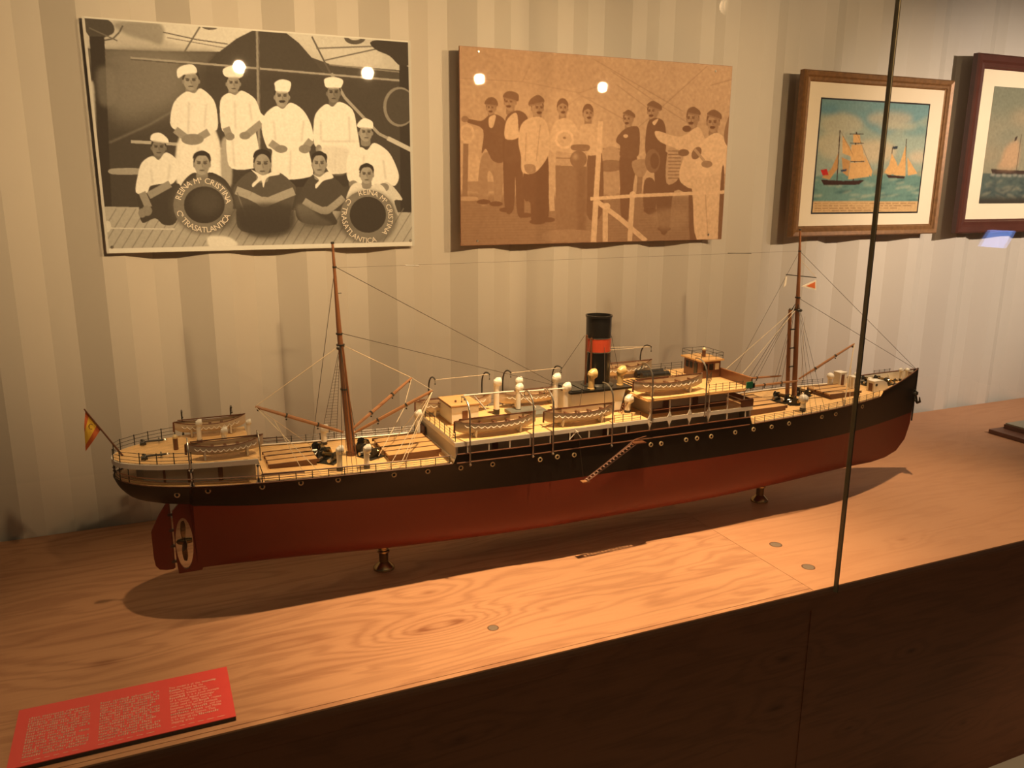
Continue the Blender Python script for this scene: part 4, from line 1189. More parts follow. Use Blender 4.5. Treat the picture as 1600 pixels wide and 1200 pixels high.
def lifeboat_proto(L, beam=.052, depth=.030, mirror=False):
    root = bpy.data.objects.new('lifeboat', None); COL.objects.link(root); root.parent = ship; root.empty_display_size = .01
    hl = L / 2
    def hw(t): return beam / 2 * max(0.02, 1 - abs(t) ** 2.6)
    def top(t): return depth + .0075 * t * t + .004 * max(0, t) ** 3
    def kl(t): return .0015 + .012 * abs(t) ** 6
    T = np.linspace(-1, 1, 19)
    rings = []; inn = []
    for t in T:
        k, tp, w = kl(t), top(t), hw(t)
        half = [(0, k), (w * .55, k + (tp - k) * .12), (w * .86, k + (tp - k) * .38), (w * .97, k + (tp - k) * .7), (w, tp)]
        inner = [(w * .93, tp), (w * .88, k + (tp - k) * .6), (w * .5, k + (tp - k) * .42), (0, k + (tp - k) * .40)]
        rings.append([(t * hl, -a, b) for a, b in half[::-1]] + [(t * hl, a, b) for a, b in half[1:]])
        inn.append([(t * hl, -a, b) for a, b in inner] + [(t * hl, a, b) for a, b in inner[:-1][::-1]])
    part(MB().loft(rings), 'boat_hull', 'boat_paint', True, parent=root)
    part(MB().loft(inn), 'boat_lining', 'boat_inside', True, parent=root)
    for sd in (-1, 1):
        part(MB().tube([(t * hl, sd * hw(t), top(t) + .0004) for t in T], .0013, 5), 'gunwale', 'brown_wood', parent=root)
        g = MB()
        n = 11
        for i in range(n):
            ta, tb = -.8 + 1.6 * i / n, -.8 + 1.6 * (i + 1) / n
            g.tube([((ta + (tb - ta) * u) * hl, sd * (hw(ta + (tb - ta) * u) + .0008), top(ta) - .007 - .0055 * math.sin(math.pi * u)) for u in np.linspace(0, 1, 6)], .0010, 4)
        part(g, 'grab_line', 'white_cloth', parent=root)
    for i in range(5):
        t = -.66 + .33 * i
        part(MB().box(t * hl - .003, t * hl + .003, -hw(t) * .92, hw(t) * .92, top(t) - .008, top(t) - .006), 'thwart', 'brown_wood', parent=root)
    part(MB().box(-hl * .9, hl * .9, -.0012, .0012, depth + .010, depth + .0125), 'boat_spar', 'brown_wood', parent=root)
    part(MB().prism([(-hl - .004, .008), (-hl + .001, .006), (-hl + .001, top(-1)), (-hl - .003, top(-1))], -.0009, .0009, plane='XZ'), 'boat_rudder', 'brown_wood', parent=root)
    for t in (-.55, .55):
        c = MB()
        for sd in (-1, 1):
            c.add([(t * hl - .002, sd * .004, -.006), (t * hl + .002, sd * .004, -.006), (t * hl + .002, sd * .017, -.006), (t * hl - .002, sd * .017, -.006),
                   (t * hl - .002, sd * .012, .006), (t * hl + .002, sd * .012, .006), (t * hl + .002, sd * .023, .015), (t * hl - .002, sd * .023, .015)],
                  [(0, 1, 2, 3), (4, 5, 6, 7), (0, 1, 5, 4), (2, 3, 7, 6), (0, 3, 7, 4), (1, 2, 6, 5)])
        c.box(t * hl - .002, t * hl + .002, -.018, .018, -.006, -.002)
        part(c, 'cradle', 'white', parent=root)
    return root
boatL = lifeboat_proto(.224)
boatS = lifeboat_proto(.166, .045, .024)
def place_boat(proto, x, y, z, first=False, sx=1.0):
    o = proto if first else copy_tree(proto)
    o.location = (SO[0] + x, SO[1] + y, SO[2] + z); o.scale = (sx, 1, 1)
place_boat(boatL, .793, -.112, .3805, True)
place_boat(boatL, 1.036, -.112, .3805, False, .95)
place_boat(boatL, 1.318, -.108, .4365, False, 1.02)
place_boat(boatL, .760, .112, .3805)
place_boat(boatL, 1.000, .112, .3805, False, .95)
place_boat(boatL, 1.290, .108, .4365)
place_boat(boatS, .135, -.098, .400, True)
place_boat(boatS, .118, .098, .400)

def davit(x, y0, z0, zs, y1, z1, mt='steel', r=.0022, lean=0.0):
    sd = 1 if y0 > 0 else -1
    pts = [(x, y0, z0), (x, y0, zs)]
    for a in np.linspace(.2, 1, 7):
        an = a * math.pi * .62
        pts.append((x + lean * a, y0 + (y1 - y0) * (1 - math.cos(an)) / 1.31, zs + (z1 - zs) * math.sin(min(an, 1.9)) ))
    o = part(MB().tube(pts, r, 7), 'davit', mt, True)
    e_ = Vector(pts[-1])
    part(MB().tube([e_, e_ + Vector((0, 0, -.012))], .0007, 4).ball((e_.x, e_.y, e_.z - .013), .0022, 6, 5), 'davit_block', 'dark_metal', parent=o)
    part(MB().ball((x, y0, z0), r * 1.7, 8, 5), 'davit_foot', mt, parent=o)
for x in (.706, .880, .937, 1.114): davit(x, -.1535, .314, .440, -.098, .478)
for x in (1.236, 1.414): davit(x, -.1535, .366, .480, -.098, .522)
for x in (.70, .86, .925, 1.085): davit(x, .1535, .318, .440, .098, .482, 'dark_metal')
for x in (1.20, 1.39): davit(x, .1535, .366, .480, .098, .522, 'dark_metal')
for x in (.055, .205): davit(x, -.137, .388, .420, -.10, .447, 'steel', .0017)
for x in (.055, .17): davit(x, .137, .388, .432, .10, .456, 'dark_metal', .0018)
part(MB().tube([(.709, -.1, .480), (.848, -.1, .478)], .0021, 6), 'strongback_spar', 'white', True)
part(MB().tube([(.863, -.1, .475), (.993, -.1, .472)], .0021, 6), 'strongback_spar', 'white', True)
part(MB().tube([(.738, -.1, .476), (.770, -.1, .437)], .0020, 6), 'strongback_spar', 'white', True)
part(MB().tube([(.866, -.1, .472), (.911, -.1, .428)], .0020, 6), 'strongback_spar', 'white', True)
for a, b in (((.70, .098, .478), (.86, .098, .48)), ((.925, .098, .478), (1.085, .098, .48)), ((1.20, .098, .52), (1.39, .098, .52))):
    part(MB().tube([a, b], .0006, 4), 'davit_span', 'pale_rope')

# poop gear
def deck_anchor(x, y, z):
    e_ = part(MB().tube([(-.022, 0, .006), (.024, 0, .006)], .0024, 6), 'stern_anchor', 'dark_metal')
    e_.location = (SO[0] + x, SO[1] + y, SO[2] + z)
    part(MB().tube([(-.020 + .006 * math.cos(a) - .004, .016 * math.sin(a), .006) for a in np.linspace(-1.9, 1.9, 9)], .0026, 6), 'anchor_arms', 'dark_metal', parent=e_)
    part(MB().tube([(.014, -.012, .008), (.014, .012, .008)], .0018, 6), 'anchor_stock', 'dark_metal', parent=e_)
    part(MB().tube([(.028 + .0042 * math.cos(a), .0042 * math.sin(a), .006) for a in np.linspace(0, 6.28, 11)], .0009, 4), 'anchor_ring', 'steel', parent=e_)
    part(MB().box(-.028, -.014, -.009, .009, 0, .005), 'anchor_chock', 'dark_metal', parent=e_)
deck_anchor(-.014, -.046, .3922); deck_anchor(-.016, .072, .3922)
bn = part(MB().lathe([(.0055, .3922), (.0055, .419), (.006, .421)], (.033, .0, 0), 12), 'binnacle', 'brown_wood', True)
part(MB().lathe([(.006, .420), (.0062, .424), (.003, .428)], (.033, .0, 0), 12), 'binnacle_cap', 'brass', parent=bn)
cowl(.087, .036, .392, .448, .0055); cowl(.141, .010, .392, .430, .0058); cowl(.199, .022, .392, .440, .0045)
# ladder at the break of the poop
ld = MB()
for y in (-.122, -.112): ld.tube([(.2, y, .385), (.213, y, .335)], .0009, 4)
for i in range(6): ld.tube([(.202 + .0022 * i, -.122, .378 - .0085 * i), (.202 + .0022 * i, -.112, .378 - .0085 * i)], .0008, 4)
part(ld, 'poop_ladder', 'dark_metal')

# ---- wells: hatches, winches, masts
def hatch(x0, x1, y0, y1, z, h, nb):
    e_ = part(MB().box(x0, x1, y0, y1, z - .004, z + h * .7), 'cargo_hatch', 'brown_wood')
    w = (y1 - y0) / nb
    for i in range(nb):
        o = .002
        part(MB().box(x0 - .003, x1 + .003, y0 + i * w + o, y0 + (i + 1) * w - o, z + h * .7, z + h), 'hatch_board', 'hatch_wood', parent=e_)
    for i in range(nb + 1):
        part(MB().box(x0 - .006, x1 + .006, y0 + i * w - .0012, y0 + i * w + .0012, z + h * .6, z + h + .0012), 'hatch_batten', 'brown_wood', parent=e_)
hatch(.236, .345, -.052, .052, .328, .016, 3)
hatch(.522, .650, -.078, .078, .321, .017, 4)
hatch(1.622, 1.775, -.078, .078, .321, .017, 4)
hatch(1.985, 2.105, -.052, .052, .332, .016, 3)
def winch(x, y, z, rot=0.0, s=1.0):
    e_ = part(MB().box(-.022, .022, -.026, .026, 0, .004), 'cargo_winch', 'dark_metal')
    e_.location = (SO[0] + x, SO[1] + y, SO[2] + z); e_.rotation_euler = (0, 0, rot); e_.scale = (s, s, s)
    for sy in (-.017, .017):
        part(MB().prism([(-.02, .004), (.02, .004), (.013, .024), (-.008, .026)], sy - .0015, sy + .0015, plane='XZ'), 'winch_frame', 'dark_metal', parent=e_)
        part(MB().lathe([(.0075, sy * 1.25 - .001), (.0088, sy * 1.25), (.0075, sy * 1.25 + .001)], (-.004, 0, .02), 14, axis='Y'), 'winch_gear', 'dark_metal', parent=e_)
        part(MB().lathe([(.006, sy * 1.5 - .004), (.0042, sy * 1.5), (.006, sy * 1.5 + .004)], (.006, 0, .017), 10, axis='Y'), 'warping_drum', 'dark_brass' if sy < 0 else 'steel', parent=e_)
        part(MB().lathe([(.0045, -.022), (.0045, -.004)], (0, sy * .8, .0105), 10, axis='X'), 'steam_cylinder', 'steel', parent=e_)
    part(MB().lathe([(.007, -.014), (.0055, -.011), (.0055, .011), (.007, .014)], (.006, 0, .017), 12, axis='Y'), 'rope_drum', 'dark_brass', parent=e_)
winch(.370, .018, .3262, .25, 1.15); winch(.376, -.032, .3262, .9, 1.05); winch(.476, .020, .3235, -.3, 1.15); winch(.484, -.026, .3235, .5, 1.05)
winch(1.832, .005, .326, .3, 1.1); winch(1.845, -.035, .326, -.4, .9); winch(1.94, .03, .328, .2, 1.0)
cowl(.397, .118, .326, .377, .0075); cowl(.390, -.104, .326, .386, .0068); cowl(.455, -.108, .3245, .382, .0068); cowl(.649, .100, .320, .396, .0072)
part(MB().box(.662, .666, .085, .135, .322, .352), 'bulkhead_door', 'brown_wood')

def mast(name, pts, rs, mt='mast_wood'):
    return part(MB().tube(pts, rs, 10), name, mt, True)
m1 = mast('main_mast', [(.442, 0, .318), (.4335, 0, .45), (.427, 0, .60), (.424, 0, .66), (.421, 0, .745), (.4175, 0, .858)], [.0088, .0080, .0070, .0062, .0045, .0030])
part(MB().lathe([(.004, 0), (.0048, .002), (.003, .005)], (.4175, 0, .857), 10), 'mast_truck', 'dark_metal', parent=m1)
part(MB().lathe([(.013, .318), (.012, .336)], (.442, 0, 0), 12), 'mast_collar', 'brown_wood', parent=m1)
for z, x, r in ((.802, .420, .0052), (.640, .4245, .0085), (.612, .4265, .0105), (.50, .4310, .0098)):
    part(MB().lathe([(r, z - .002), (r, z + .002)], (x, 0, 0), 12), 'mast_band', 'dark_metal', parent=m1)
for dy in (-.014, .014): part(MB().ball((.4265 + dy * .6, dy, .607), .0052, 8, 6), 'mast_block', 'dark_metal', parent=m1)
part(MB().box(.4225, .434, -.001, .001, .738, .7395), 'mast_light_bracket', 'dark_metal', parent=m1)
part(MB().tube([(.4530, -.004, .32), (.4310, -.004, .605)], .0026, 6), 'mast_ladder_pole', 'mast_wood', parent=m1)

m2 = mast('fore_mast', [(1.8785, 0, .322), (1.869, 0, .48), (1.8585, 0, .64), (1.852, 0, .76), (1.8435, 0, .868)], [.0082, .0078, .0068, .0048, .003])
m2b = mast('fore_mast_post', [(1.856, .006, .322), (1.846, .006, .47), (1.836, .006, .622)], [.0068, .0064, .0052])
part(MB().lathe([(.0036, 0), (.0042, .002), (.0028, .004)], (1.8433, 0, .866), 10), 'mast_truck', 'dark_metal', parent=m2)
for z, x, r in ((.803, 1.849, .0048), (.66, 1.857, .0085), (.622, 1.859, .0095)):
    part(MB().lathe([(r, z - .002), (r, z + .002)], (x, 0, 0), 12), 'mast_band', 'dark_metal', parent=m2)
for q in ((1.838, .006, .622), (1.866, -.008, .620), (1.853, -.012, .621)): part(MB().ball(q, .0052, 8, 6), 'mast_block', 'dark_metal', parent=m2)
for z in (.50, .44, .56): part(MB().box(1.842 - (z - .5) * .07, 1.874 - (z - .5) * .07, -.002, .004, z - .0015, z + .0015), 'mast_spacer', 'dark_metal', parent=m2)
yd = part(MB().tube([(1.803, -.0, .733), (1.924, -.0, .719)], .0016, 6), 'signal_yard', 'dark_metal')
pn = MB().prism([(1.925, .712), (1.9285, .679), (1.868, .694)], -.0006, .0006, plane='XZ')
pn = part(pn, 'pennant', 'white_cloth')
part(MB().prism([(1.921, .706), (1.9235, .685), (1.886, .6945)], -.0011, .0011, plane='XZ'), 'pennant_field', 'red_cloth', parent=pn)
part(MB().prism([(1.802, .728), (1.808, .726), (1.806, .700), (1.797, .694)], -.0006, .0006, plane='XZ'), 'signal_flag', 'white_cloth')

def boom(a, b, r=.0048, mt='boom_wood', bands=(.3, .66)):
    a, b = Vector(a), Vector(b)
    o = part(MB().tube([a, a.lerp(b, .08), a.lerp(b, .5), a.lerp(b, .95), b], [r * .55, r * .8, r, r * .75, r * .55], 8), 'derrick_boom', mt, True)
    for t in bands:
        p, d = a.lerp(b, t), (b - a).normalized()
        part(MB().tube([p - d * .002, p + d * .002], r * 1.25, 8).ball(p + Vector((0, 0, -r * 2)), .0024, 6, 5), 'boom_band', 'dark_metal', parent=o)
    p = a.lerp(b, .97)
    part(MB().ball(p + Vector((0, 0, -.006)), .0038, 7, 5), 'boom_block', 'dark_metal', parent=o)
    return o
bA = (.216, .0, .477); bB = (.628, .075, .495); bC = (.650, -.035, .4835)
boom((.424, 0, .389), bA); boom((.450, .006, .394), bB); boom((.450, -.006, .386), bC)
fB = (2.061, -.05, .508); boom((1.885, -.006, .398), fB, .0042)
boom((1.845, -.045, .404), (1.648, -.055, .406), .0040, 'boom_wood', (.35, .7)); boom((1.845, .030, .404), (1.652, .035, .408), .0036, 'boom_wood', (.5,))

def rope(a, b, mt='dark_rope', r=.0007, name='stay', parent=None):
    return part(MB().tube([a, b], r, 4), name, mt)
rope((.4205, 0, .803), (1.037, 0, .449), r=.00075); rope((.4245, 0, .642), (1.037, 0, .449), r=.00075)
rope(bA, (.420, -.008, .610), 'pale_rope', .0009, 'topping_lift'); rope((.433, 0, .610), bB, 'pale_rope', .0009, 'topping_lift'); rope(bB, bC, 'pale_rope', .0007, 'boom_guy')
rope(bA, (.342, -.125, .33), 'pale_rope', .0011, 'boom_guy'); rope((.255, -.03, .445), (.305, -.128, .33), 'pale_rope', .0008, 'boom_guy'); rope(bA, (.36, .05, .34), 'pale_rope', .0006, 'boom_guy')
rope(bB, (.585, .01, .43), 'pale_rope', .0009, 'boom_guy'); rope((.585, .01, .43), (.497, -.06, .335), 'pale_rope', .0010, 'boom_guy')
rope(bC, (.53, -.132, .325), 'pale_rope', .0012, 'boom_guy'); rope(bC, (.505, -.125, .325), 'pale_rope', .0010, 'boom_guy'); rope(bC, (.56, .03, .34), 'pale_rope', .0008, 'boom_guy'); rope(bC, (.545, -.12, .325), 'pale_rope', .0007, 'boom_guy')
def shrouds(top, feet, rungs=True, r=.0006):
    mb = MB(); top = Vector(top)
    F = [Vector(f) for f in feet]
    for f in F: mb.tube([f, top], r, 4)
    if rungs:
        for k in range(1, 26):
            t = k / 32
            mb.tube([f.lerp(top, t) for f in F], .0004, 3)
    o = part(mb, 'shrouds', 'dark_rope'); o['kind'] = 'stuff'
    return o
shrouds((.426, .004, .612), [(.393, .145, .33), (.414, .145, .33), (.436, .145, .329), (.495, .145, .328)][:3]); rope((.426, .004, .612), (.490, .145, .327)); rope((.4205, 0, .80), (.372, .145, .33))
shrouds((.426, -.004, .612), [(.399, -.145, .33), (.412, -.145, .33), (.424, -.145, .329)], False); rope((.426, -.004, .612), (.386, -.145, .33)) 
rope((1.849, 0, .803), (2.414, 0, .383), r=.0007); rope((1.857, 0, .66), (2.413, 0, .383), r=.0007); rope((1.849, 0, .803), (1.70, .14, .325), r=.0006)
rope((.421, 0, .800), (1.849, 0, .803), 'dark_rope', .0003, 'aerial_wire')
for a, b in (((.595, 0, .8005), (.631, 0, .7985)), ((1.578, 0, .804), (1.664, 0, .801))): part(MB().tube([a, b], .0011, 5), 'aerial_insulator', 'dark_metal')
shrouds((1.857, .004, .645), [(1.775, .145, .325), (1.80, .145, .326), (1.82, .145, .326)], False); shrouds((1.857, .004, .645), [(1.91, .143, .329), (1.925, .142, .33), (1.945, .140, .33)], False)
shrouds((1.857, -.004, .645), [(1.795, -.1455, .325), (1.815, -.145, .326), (1.84, -.144, .327), (1.872, -.143, .328)], False)
rope((1.842, 0, .62), (1.605, .03, .432), 'pale_rope', .0009, 'topping_lift'); rope((1.842, -.01, .62), (1.625, -.03, .428), 'pale_rope', .0009, 'topping_lift')
rope(fB, (1.96, -.13, .331), 'pale_rope', .0016, 'boom_guy'); rope((2.03, -.075, .45), (1.985, -.128, .331), 'pale_rope', .0009, 'boom_guy'); rope((1.99, -.03, .46), (1.885, -.01, .39), 'pale_rope', .0006, 'boom_guy')
rope((1.852, 0, .78), (1.922, 0, .721), 'pale_rope', .0007, 'yard_lift'); rope((1.884, -.02, .335), (1.882, -.012, .60), 'pale_rope', .0006, 'halyard')

# ---- midships: bridge deck
MX0, MX1 = .668, 1.588
def rect(x0, x1, b): return [(x0, -b), (x1, -b), (x1, b), (x0, b)]
part(MB().prism(rect(MX0, MX1, BM), .3625, .3735), 'bridge_deck_edge', 'white')
part(MB().prism(rect(MX0 + .003, MX1 - .003, BM - .003), .3735, .3745), 'bridge_deck', 'deck_planking')
mh = part(MB().box(.682, 1.565, -.118, .118, .318, .3625), 'midship_house', 'grey_white')
for x in (1.0, 1.105, 1.175, .78): part(MB().box(x, x + .016, -.1195, -.116, .322, .358), 'house_door', 'brown_wood', parent=mh)
part(MB().box(.670, .676, -.146, .146, .322, .3625), 'aft_bulkhead', 'grey_white')
part(MB().box(.6670, .670, -.146, .146, .3215, .329), 'bulkhead_skirting', 'white')
part(MB().box(1.578, 1.584, -.146, .146, .322, .3625), 'forward_bulkhead', 'grey_white')
for x in list(np.arange(.702, 1.2, .0575)) + list(np.arange(1.236, 1.57, .0655)):
    part(MB().box(x - .0016, x + .0016, -.1475, -.1445, zd(x) + .02, .3625), 'deck_stanchion', 'white')
for x in np.arange(.75, 1.56, .115): part(MB().box(x - .0016, x + .0016, .1445, .1475, zd(x) + .02, .3625), 'deck_stanchion', 'white')
for x in (1.236, 1.30, 1.367, 1.432):      # flared heads and feet of the forward stanchions
    mb = MB().prism([(x - .007, .3625), (x + .007, .3625), (x + .0015, .350), (x - .0015, .350)], -.1482, -.1462, plane='XZ')
    mb.prism([(x - .007, .374), (x + .007, .374), (x + .0015, .387), (x - .0015, .387)], -.1482, -.1462, plane='XZ')
    part(mb, 'stanchion_bracket', 'white')
rail_line([(x, -BM + .004, .3745) for x in (1.125, 1.152, 1.18, 1.207)], .020, 3)
rail_line([(MX0 + .004, y, .3745) for y in np.linspace(-.14, .14, 8)], .024, 3)
rail_line([(x, BM - .004, .3745) for x in np.linspace(.70, 1.22, 10)], .022, 2)
# aft deck house
dh = part(MB().box(.712, .788, -.003, .098, .3745, .4245), 'deck_house', 'white')
part(MB().box(.709, .792, -.006, .101, .4245, .4285), 'house_roof', 'hatch_wood', parent=dh)
part(MB().box(.708, .793, -.007, .102, .4235, .4250), 'roof_edge', 'brown_wood', parent=dh)
part(MB().box(.742, .757, -.0045, -.002, .376, .411), 'house_door', 'brown_wood', parent=dh)
part(MB().box(.7105, .7125, -.004, .099, .3745, .379), 'house_skirting', 'hatch_wood', parent=dh); part(MB().box(.71, .789, -.0045, -.003, .3745, .379), 'house_skirting', 'hatch_wood', parent=dh)
for q in ((.735, .03), (.765, .04)): part(MB().lathe([(.003, .4285), (.003, .433), (.0015, .434)], (*q, 0), 8), 'roof_vent', 'brown_wood', parent=dh)
# skylight grating between the house and the casing
part(MB().box(.895, 1.0, -.02, .07, .3745, .384), 'engine_skylight', 'grey_slate')
cowl(.865, .057, .3745, .476, .0078); cowl(.928, .050, .3745, .455, .0072, turn=.3); cowl(.949, .098, .3745, .462, .0072); cowl(1.020, .004, .3745, .486, .0080); cowl(1.027, -.045, .3745, .470, .0080)
cowl(1.214, -.066, .3745, .423, .0085)
# funnel casing
cs = part(MB().prism([(1.042, .3745), (1.196, .3745), (1.214, .440), (1.042, .440)], -.052, .052, plane='XZ'), 'funnel_casing', 'white')
part(MB().box(1.036, 1.232, -.058, .058, .440, .446), 'casing_roof', 'black', parent=cs)
part(MB().box(1.042, 1.2, -.0535, -.052, .3745, .380), 'casing_skirting', 'brown_wood', parent=cs)
for (x0, x1) in ((1.045, 1.075), (1.08, 1.10)): part(MB().box(x0, x1, -.05, .04, .446, .4485), 'roof_hatch', 'dark_metal', parent=cs)
FX = 1.1505
fn = part(MB().lathe([(.030, .446), (.0345, .446), (.0350, .5435)], (FX, 0, 0), 32, caps=False), 'funnel', 'black', True)
part(MB().lathe([(.0356, .5440), (.0358, .5825)], (FX, 0, 0), 32, caps=False), 'funnel_band', 'funnel_red', True, parent=fn)
part(MB().lathe([(.0352, .5830), (.0356, .640), (.0378, .641), (.0378, .6455), (.0340, .6455), (.0335, .59), (.001, .588)], (FX, 0, 0), 32, caps=False), 'funnel_top', 'black', True, parent=fn)
part(MB().lathe([(.047, .446), (.046, .449), (.038, .4535), (.0347, .4545)], (FX, 0, 0), 32, caps=False), 'funnel_skirt', 'dark_metal', True, parent=fn)
for z in (.5437, .5828): part(MB().lathe([(.0363, z - .0012), (.0366, z), (.0363, z + .0012)], (FX, 0, 0), 32, caps=False), 'funnel_ring', 'steel', True, parent=fn)
for dx, dy, zt in ((-.041, -.006, .592), (-.034, -.022, .586)): part(MB().tube([(FX + dx, dy, .446), (FX + dx, dy, zt)], .0030, 7), 'steam_pipe', 'brown_wood', True, parent=fn)
part(MB().tube([(FX + .041, .004, .446), (FX + .041, .004, .626)], .0024, 7), 'steam_pipe', 'dark_metal', True, parent=fn)
for a, b in (((FX - .036, -.02, .585), (1.045, -.09, .40)), ((FX - .03, .025, .585), (1.03, .10, .40)), ((FX + .036, -.01, .585), (1.245, .02, .43)), ((FX + .03, .025, .585), (1.27, .10, .43)), ((FX + .0, -.036, .56), (1.10, -.135, .376))):
    rope(a, b, 'dark_rope', .0006, 'funnel_guy')
rope((FX + .036, .02, .547), (1.39, .098, .52), 'pale_rope', .0005, 'signal_line')
cowl(1.108, -.042, .446, .500, .0088, 'cream_yellow', band=False); cowl(1.208, -.030, .446, .498, .0088, 'cream_yellow', band=False)
# ladder from the casing to the bridge deck
ld = MB()
for y in (-.075, -.060): ld.tube([(1.222, y, .425), (1.188, y, .3745)], .0012, 4)
for i in range(8): ld.tube([(1.190 + .004 * i, -.075, .379 + .006 * i), (1.190 + .004 * i, -.060, .379 + .006 * i)], .0011, 4)
part(ld, 'companion_ladder', 'brown_wood')

# ---- boat deck, forward
bh = part(MB().box(1.255, 1.52, -.112, .112, .3745, .4245), 'boat_deck_house', 'grey_white')
part(MB().box(1.2553, 1.519, -.1135, -.1115, .376, .390), 'house_dado', 'brown_wood', parent=bh)
for x in (1.30, 1.40): part(MB().box(x, x + .018, -.1140, -.111, .377, .417), 'house_door', 'brown_wood', parent=bh)
part(MB().prism([(1.226, -.148), (1.552, -.148), (1.585, -.120), (1.585, .120), (1.552, .148), (1.226, .148)], .4245, .4300), 'boat_deck', 'deck_planking')
part(MB().prism([(1.224, -.1495), (1.553, -.1495), (1.5865, -.1205), (1.5865, .1205), (1.553, .1495), (1.224, .1495)], .4225, .4255), 'boat_deck_edge', 'hatch_wood')
for x in (1.236, 1.30, 1.367, 1.432, 1.497, 1.555): part(MB().box(x - .0013, x + .0013, -.1475, -.145, .374, .4225), 'deck_stanchion', 'white')
for x in (1.27, 1.367, 1.47): part(MB().box(x - .0013, x + .0013, .145, .1475, .374, .4225), 'deck_stanchion', 'white')
part(MB().tube([(1.23, -.1475, .397), (1.585, -.1475, .397)], .0011, 4), 'promenade_rail', 'brown_wood')
part(MB().tube([(1.50, -.10, .415), (1.56, -.146, .392)], .0010, 4), 'promenade_brace', 'white')
# mahogany breastworks at the forward ends of both decks
part(MB().box(1.5855, 1.589, -.148, .148, .3745, .3955), 'bridge_breastwork', 'brown_wood'); part(MB().box(1.545, 1.5855, -.148, -.1455, .3745, .3955), 'bridge_breastwork', 'brown_wood')
part(MB().box(1.580, 1.5845, -.142, .142, .430, .4565), 'boat_deck_breastwork', 'brown_wood')
part(MB().tube([(1.582, -.143, .4575), (1.582, .143, .4575)], .0018, 5), 'breastwork_cap', 'boom_wood')
sl = part(MB().box(1.556, 1.578, -.1525, -.1485, .431, .449), 'side_light', 'green_lamp'); part(MB().lathe([(.004, .431), (.004, .444)], (1.5825, -.1500, 0), 8), 'lamp_lens', 'dark_glass', parent=sl)
part(MB().box(1.556, 1.578, .1485, .1525, .431, .449), 'side_light', 'red_cloth')
rail_line([(x, -.145, .430) for x in np.linspace(1.43, 1.548, 6)], .022, 3); rail_line([(x, .145, .430) for x in np.linspace(1.23, 1.54, 9)], .022, 3)
rail_line([(1.475 + .02 * i, -.075 + .02 * i, .430) for i in range(4)], .022, 3); rail_line([(1.235, y, .430) for y in (-.03, .0, .03)], .02, 2)
rail_line([(1.44, y, .430) for y in (.0, .03, .06, .09)], .024, 3)
for y in (.050, .082): 
    tk = part(MB().lathe([(.0105, 1.33), (.0105, 1.425)], (0, y, .4425), 16, axis='X'), 'oil_tank', 'black', True)
    for x in (1.345, 1.41): part(MB().lathe([(.0110, x - .002), (.0110, x + .002)], (0, y, .4425), 16, axis='X'), 'tank_strap', 'dark_metal', parent=tk)
gr = part(MB().box(1.250, 1.318, -.02, .055, .430, .437), 'deck_skylight', 'hatch_wood')
for i in range(4): part(MB().box(1.256 + .016 * i, 1.266 + .016 * i, -.014, .048, .437, .4378), 'skylight_pane', 'dark_glass', parent=gr)
# wheelhouse
wh = part(MB().box(1.508, 1.578, .000, .088, .430, .4830), 'wheelhouse', 'brown_wood')
part(MB().box(1.500, 1.585, -.008, .096, .4830, .4875), 'wheelhouse_roof', 'hatch_wood', parent=wh)
part(MB().box(1.5065, 1.5085, .02, .036, .432, .475), 'wheelhouse_door', 'black', parent=wh)
for i in range(3): part(MB().box(1.516 + .021 * i, 1.530 + .021 * i, -.0012, .0005, .455, .474), 'wheelhouse_window', 'dark_glass' if i != 2 else 'pale_rope', parent=wh)
for i in range(2): part(MB().box(1.5068, 1.5085, .045 + .02 * i, .058 + .02 * i, .455, .474), 'wheelhouse_window', 'dark_glass', parent=wh)
mb = MB(); cr = [(1.503, -.005), (1.53, -.005), (1.556, -.005), (1.582, -.005), (1.582, .045), (1.582, .093), (1.54, .093), (1.503, .093), (1.503, .045), (1.503, -.005)]
for q in cr[:-1]: mb.tube([(*q, .4875), (*q, .508)], .0009, 4)
for z in (.498, .508): mb.tube([(*q, z) for q in cr], .0006, 4)
part(mb, 'wheelhouse_railing', 'dark_metal')
cb = part(MB().lathe([(.0058, .4875), (.0058, .508)], (1.548, .045, 0), 12), 'compass_binnacle', 'brown_wood', True)
part(MB().lathe([(.0062, .508), (.0062, .512), (.003, .5155)], (1.548, .045, 0), 12), 'binnacle_cap', 'brass', True, parent=cb)

# ---- accommodation ladder over the near side
gl = MB(); A, Bv = Vector((1.033, -.163, .229)), Vector((1.180, -.163, .315))
for dy in (-.007, .007):
    gl.tube([A + Vector((0, dy, 0)), Bv + Vector((0, dy, 0))], .0022, 4)
g_ob = part(gl, 'gangway_ladder', 'brown_wood')
for i in range(15):
    p = A.lerp(Bv, (i + .5) / 15)
    part(MB().box(p.x - .003, p.x + .003, p.y - .007, p.y + .007, p.z - .0007, p.z + .0007), 'gangway_step', 'brown_wood', parent=g_ob)
part(MB().tube([A + Vector((.03, -.009, .030)), Bv + Vector((-.006, -.009, .014)), Bv + Vector((.03, -.009, .020))], .0013, 4), 'gangway_handrail', 'brown_wood', parent=g_ob)
part(MB().box(1.175, 1.212, -.172, -.150, .3145, .3165), 'gangway_platform', 'brown_wood', parent=g_ob)
part(MB().box(1.018, 1.040, -.172, -.156, .2265, .2290), 'gangway_platform', 'boom_wood', parent=g_ob)
part(MB().tube([(.994, -.149, .350), (1.0, -.156, .372), (1.006, -.162, .366)], .0012, 4), 'gangway_davit', 'white', parent=g_ob)
part(MB().tube([(1.006, -.162, .366), (1.025, -.163, .232)], .0007, 4), 'gangway_fall', 'dark_rope', parent=g_ob)
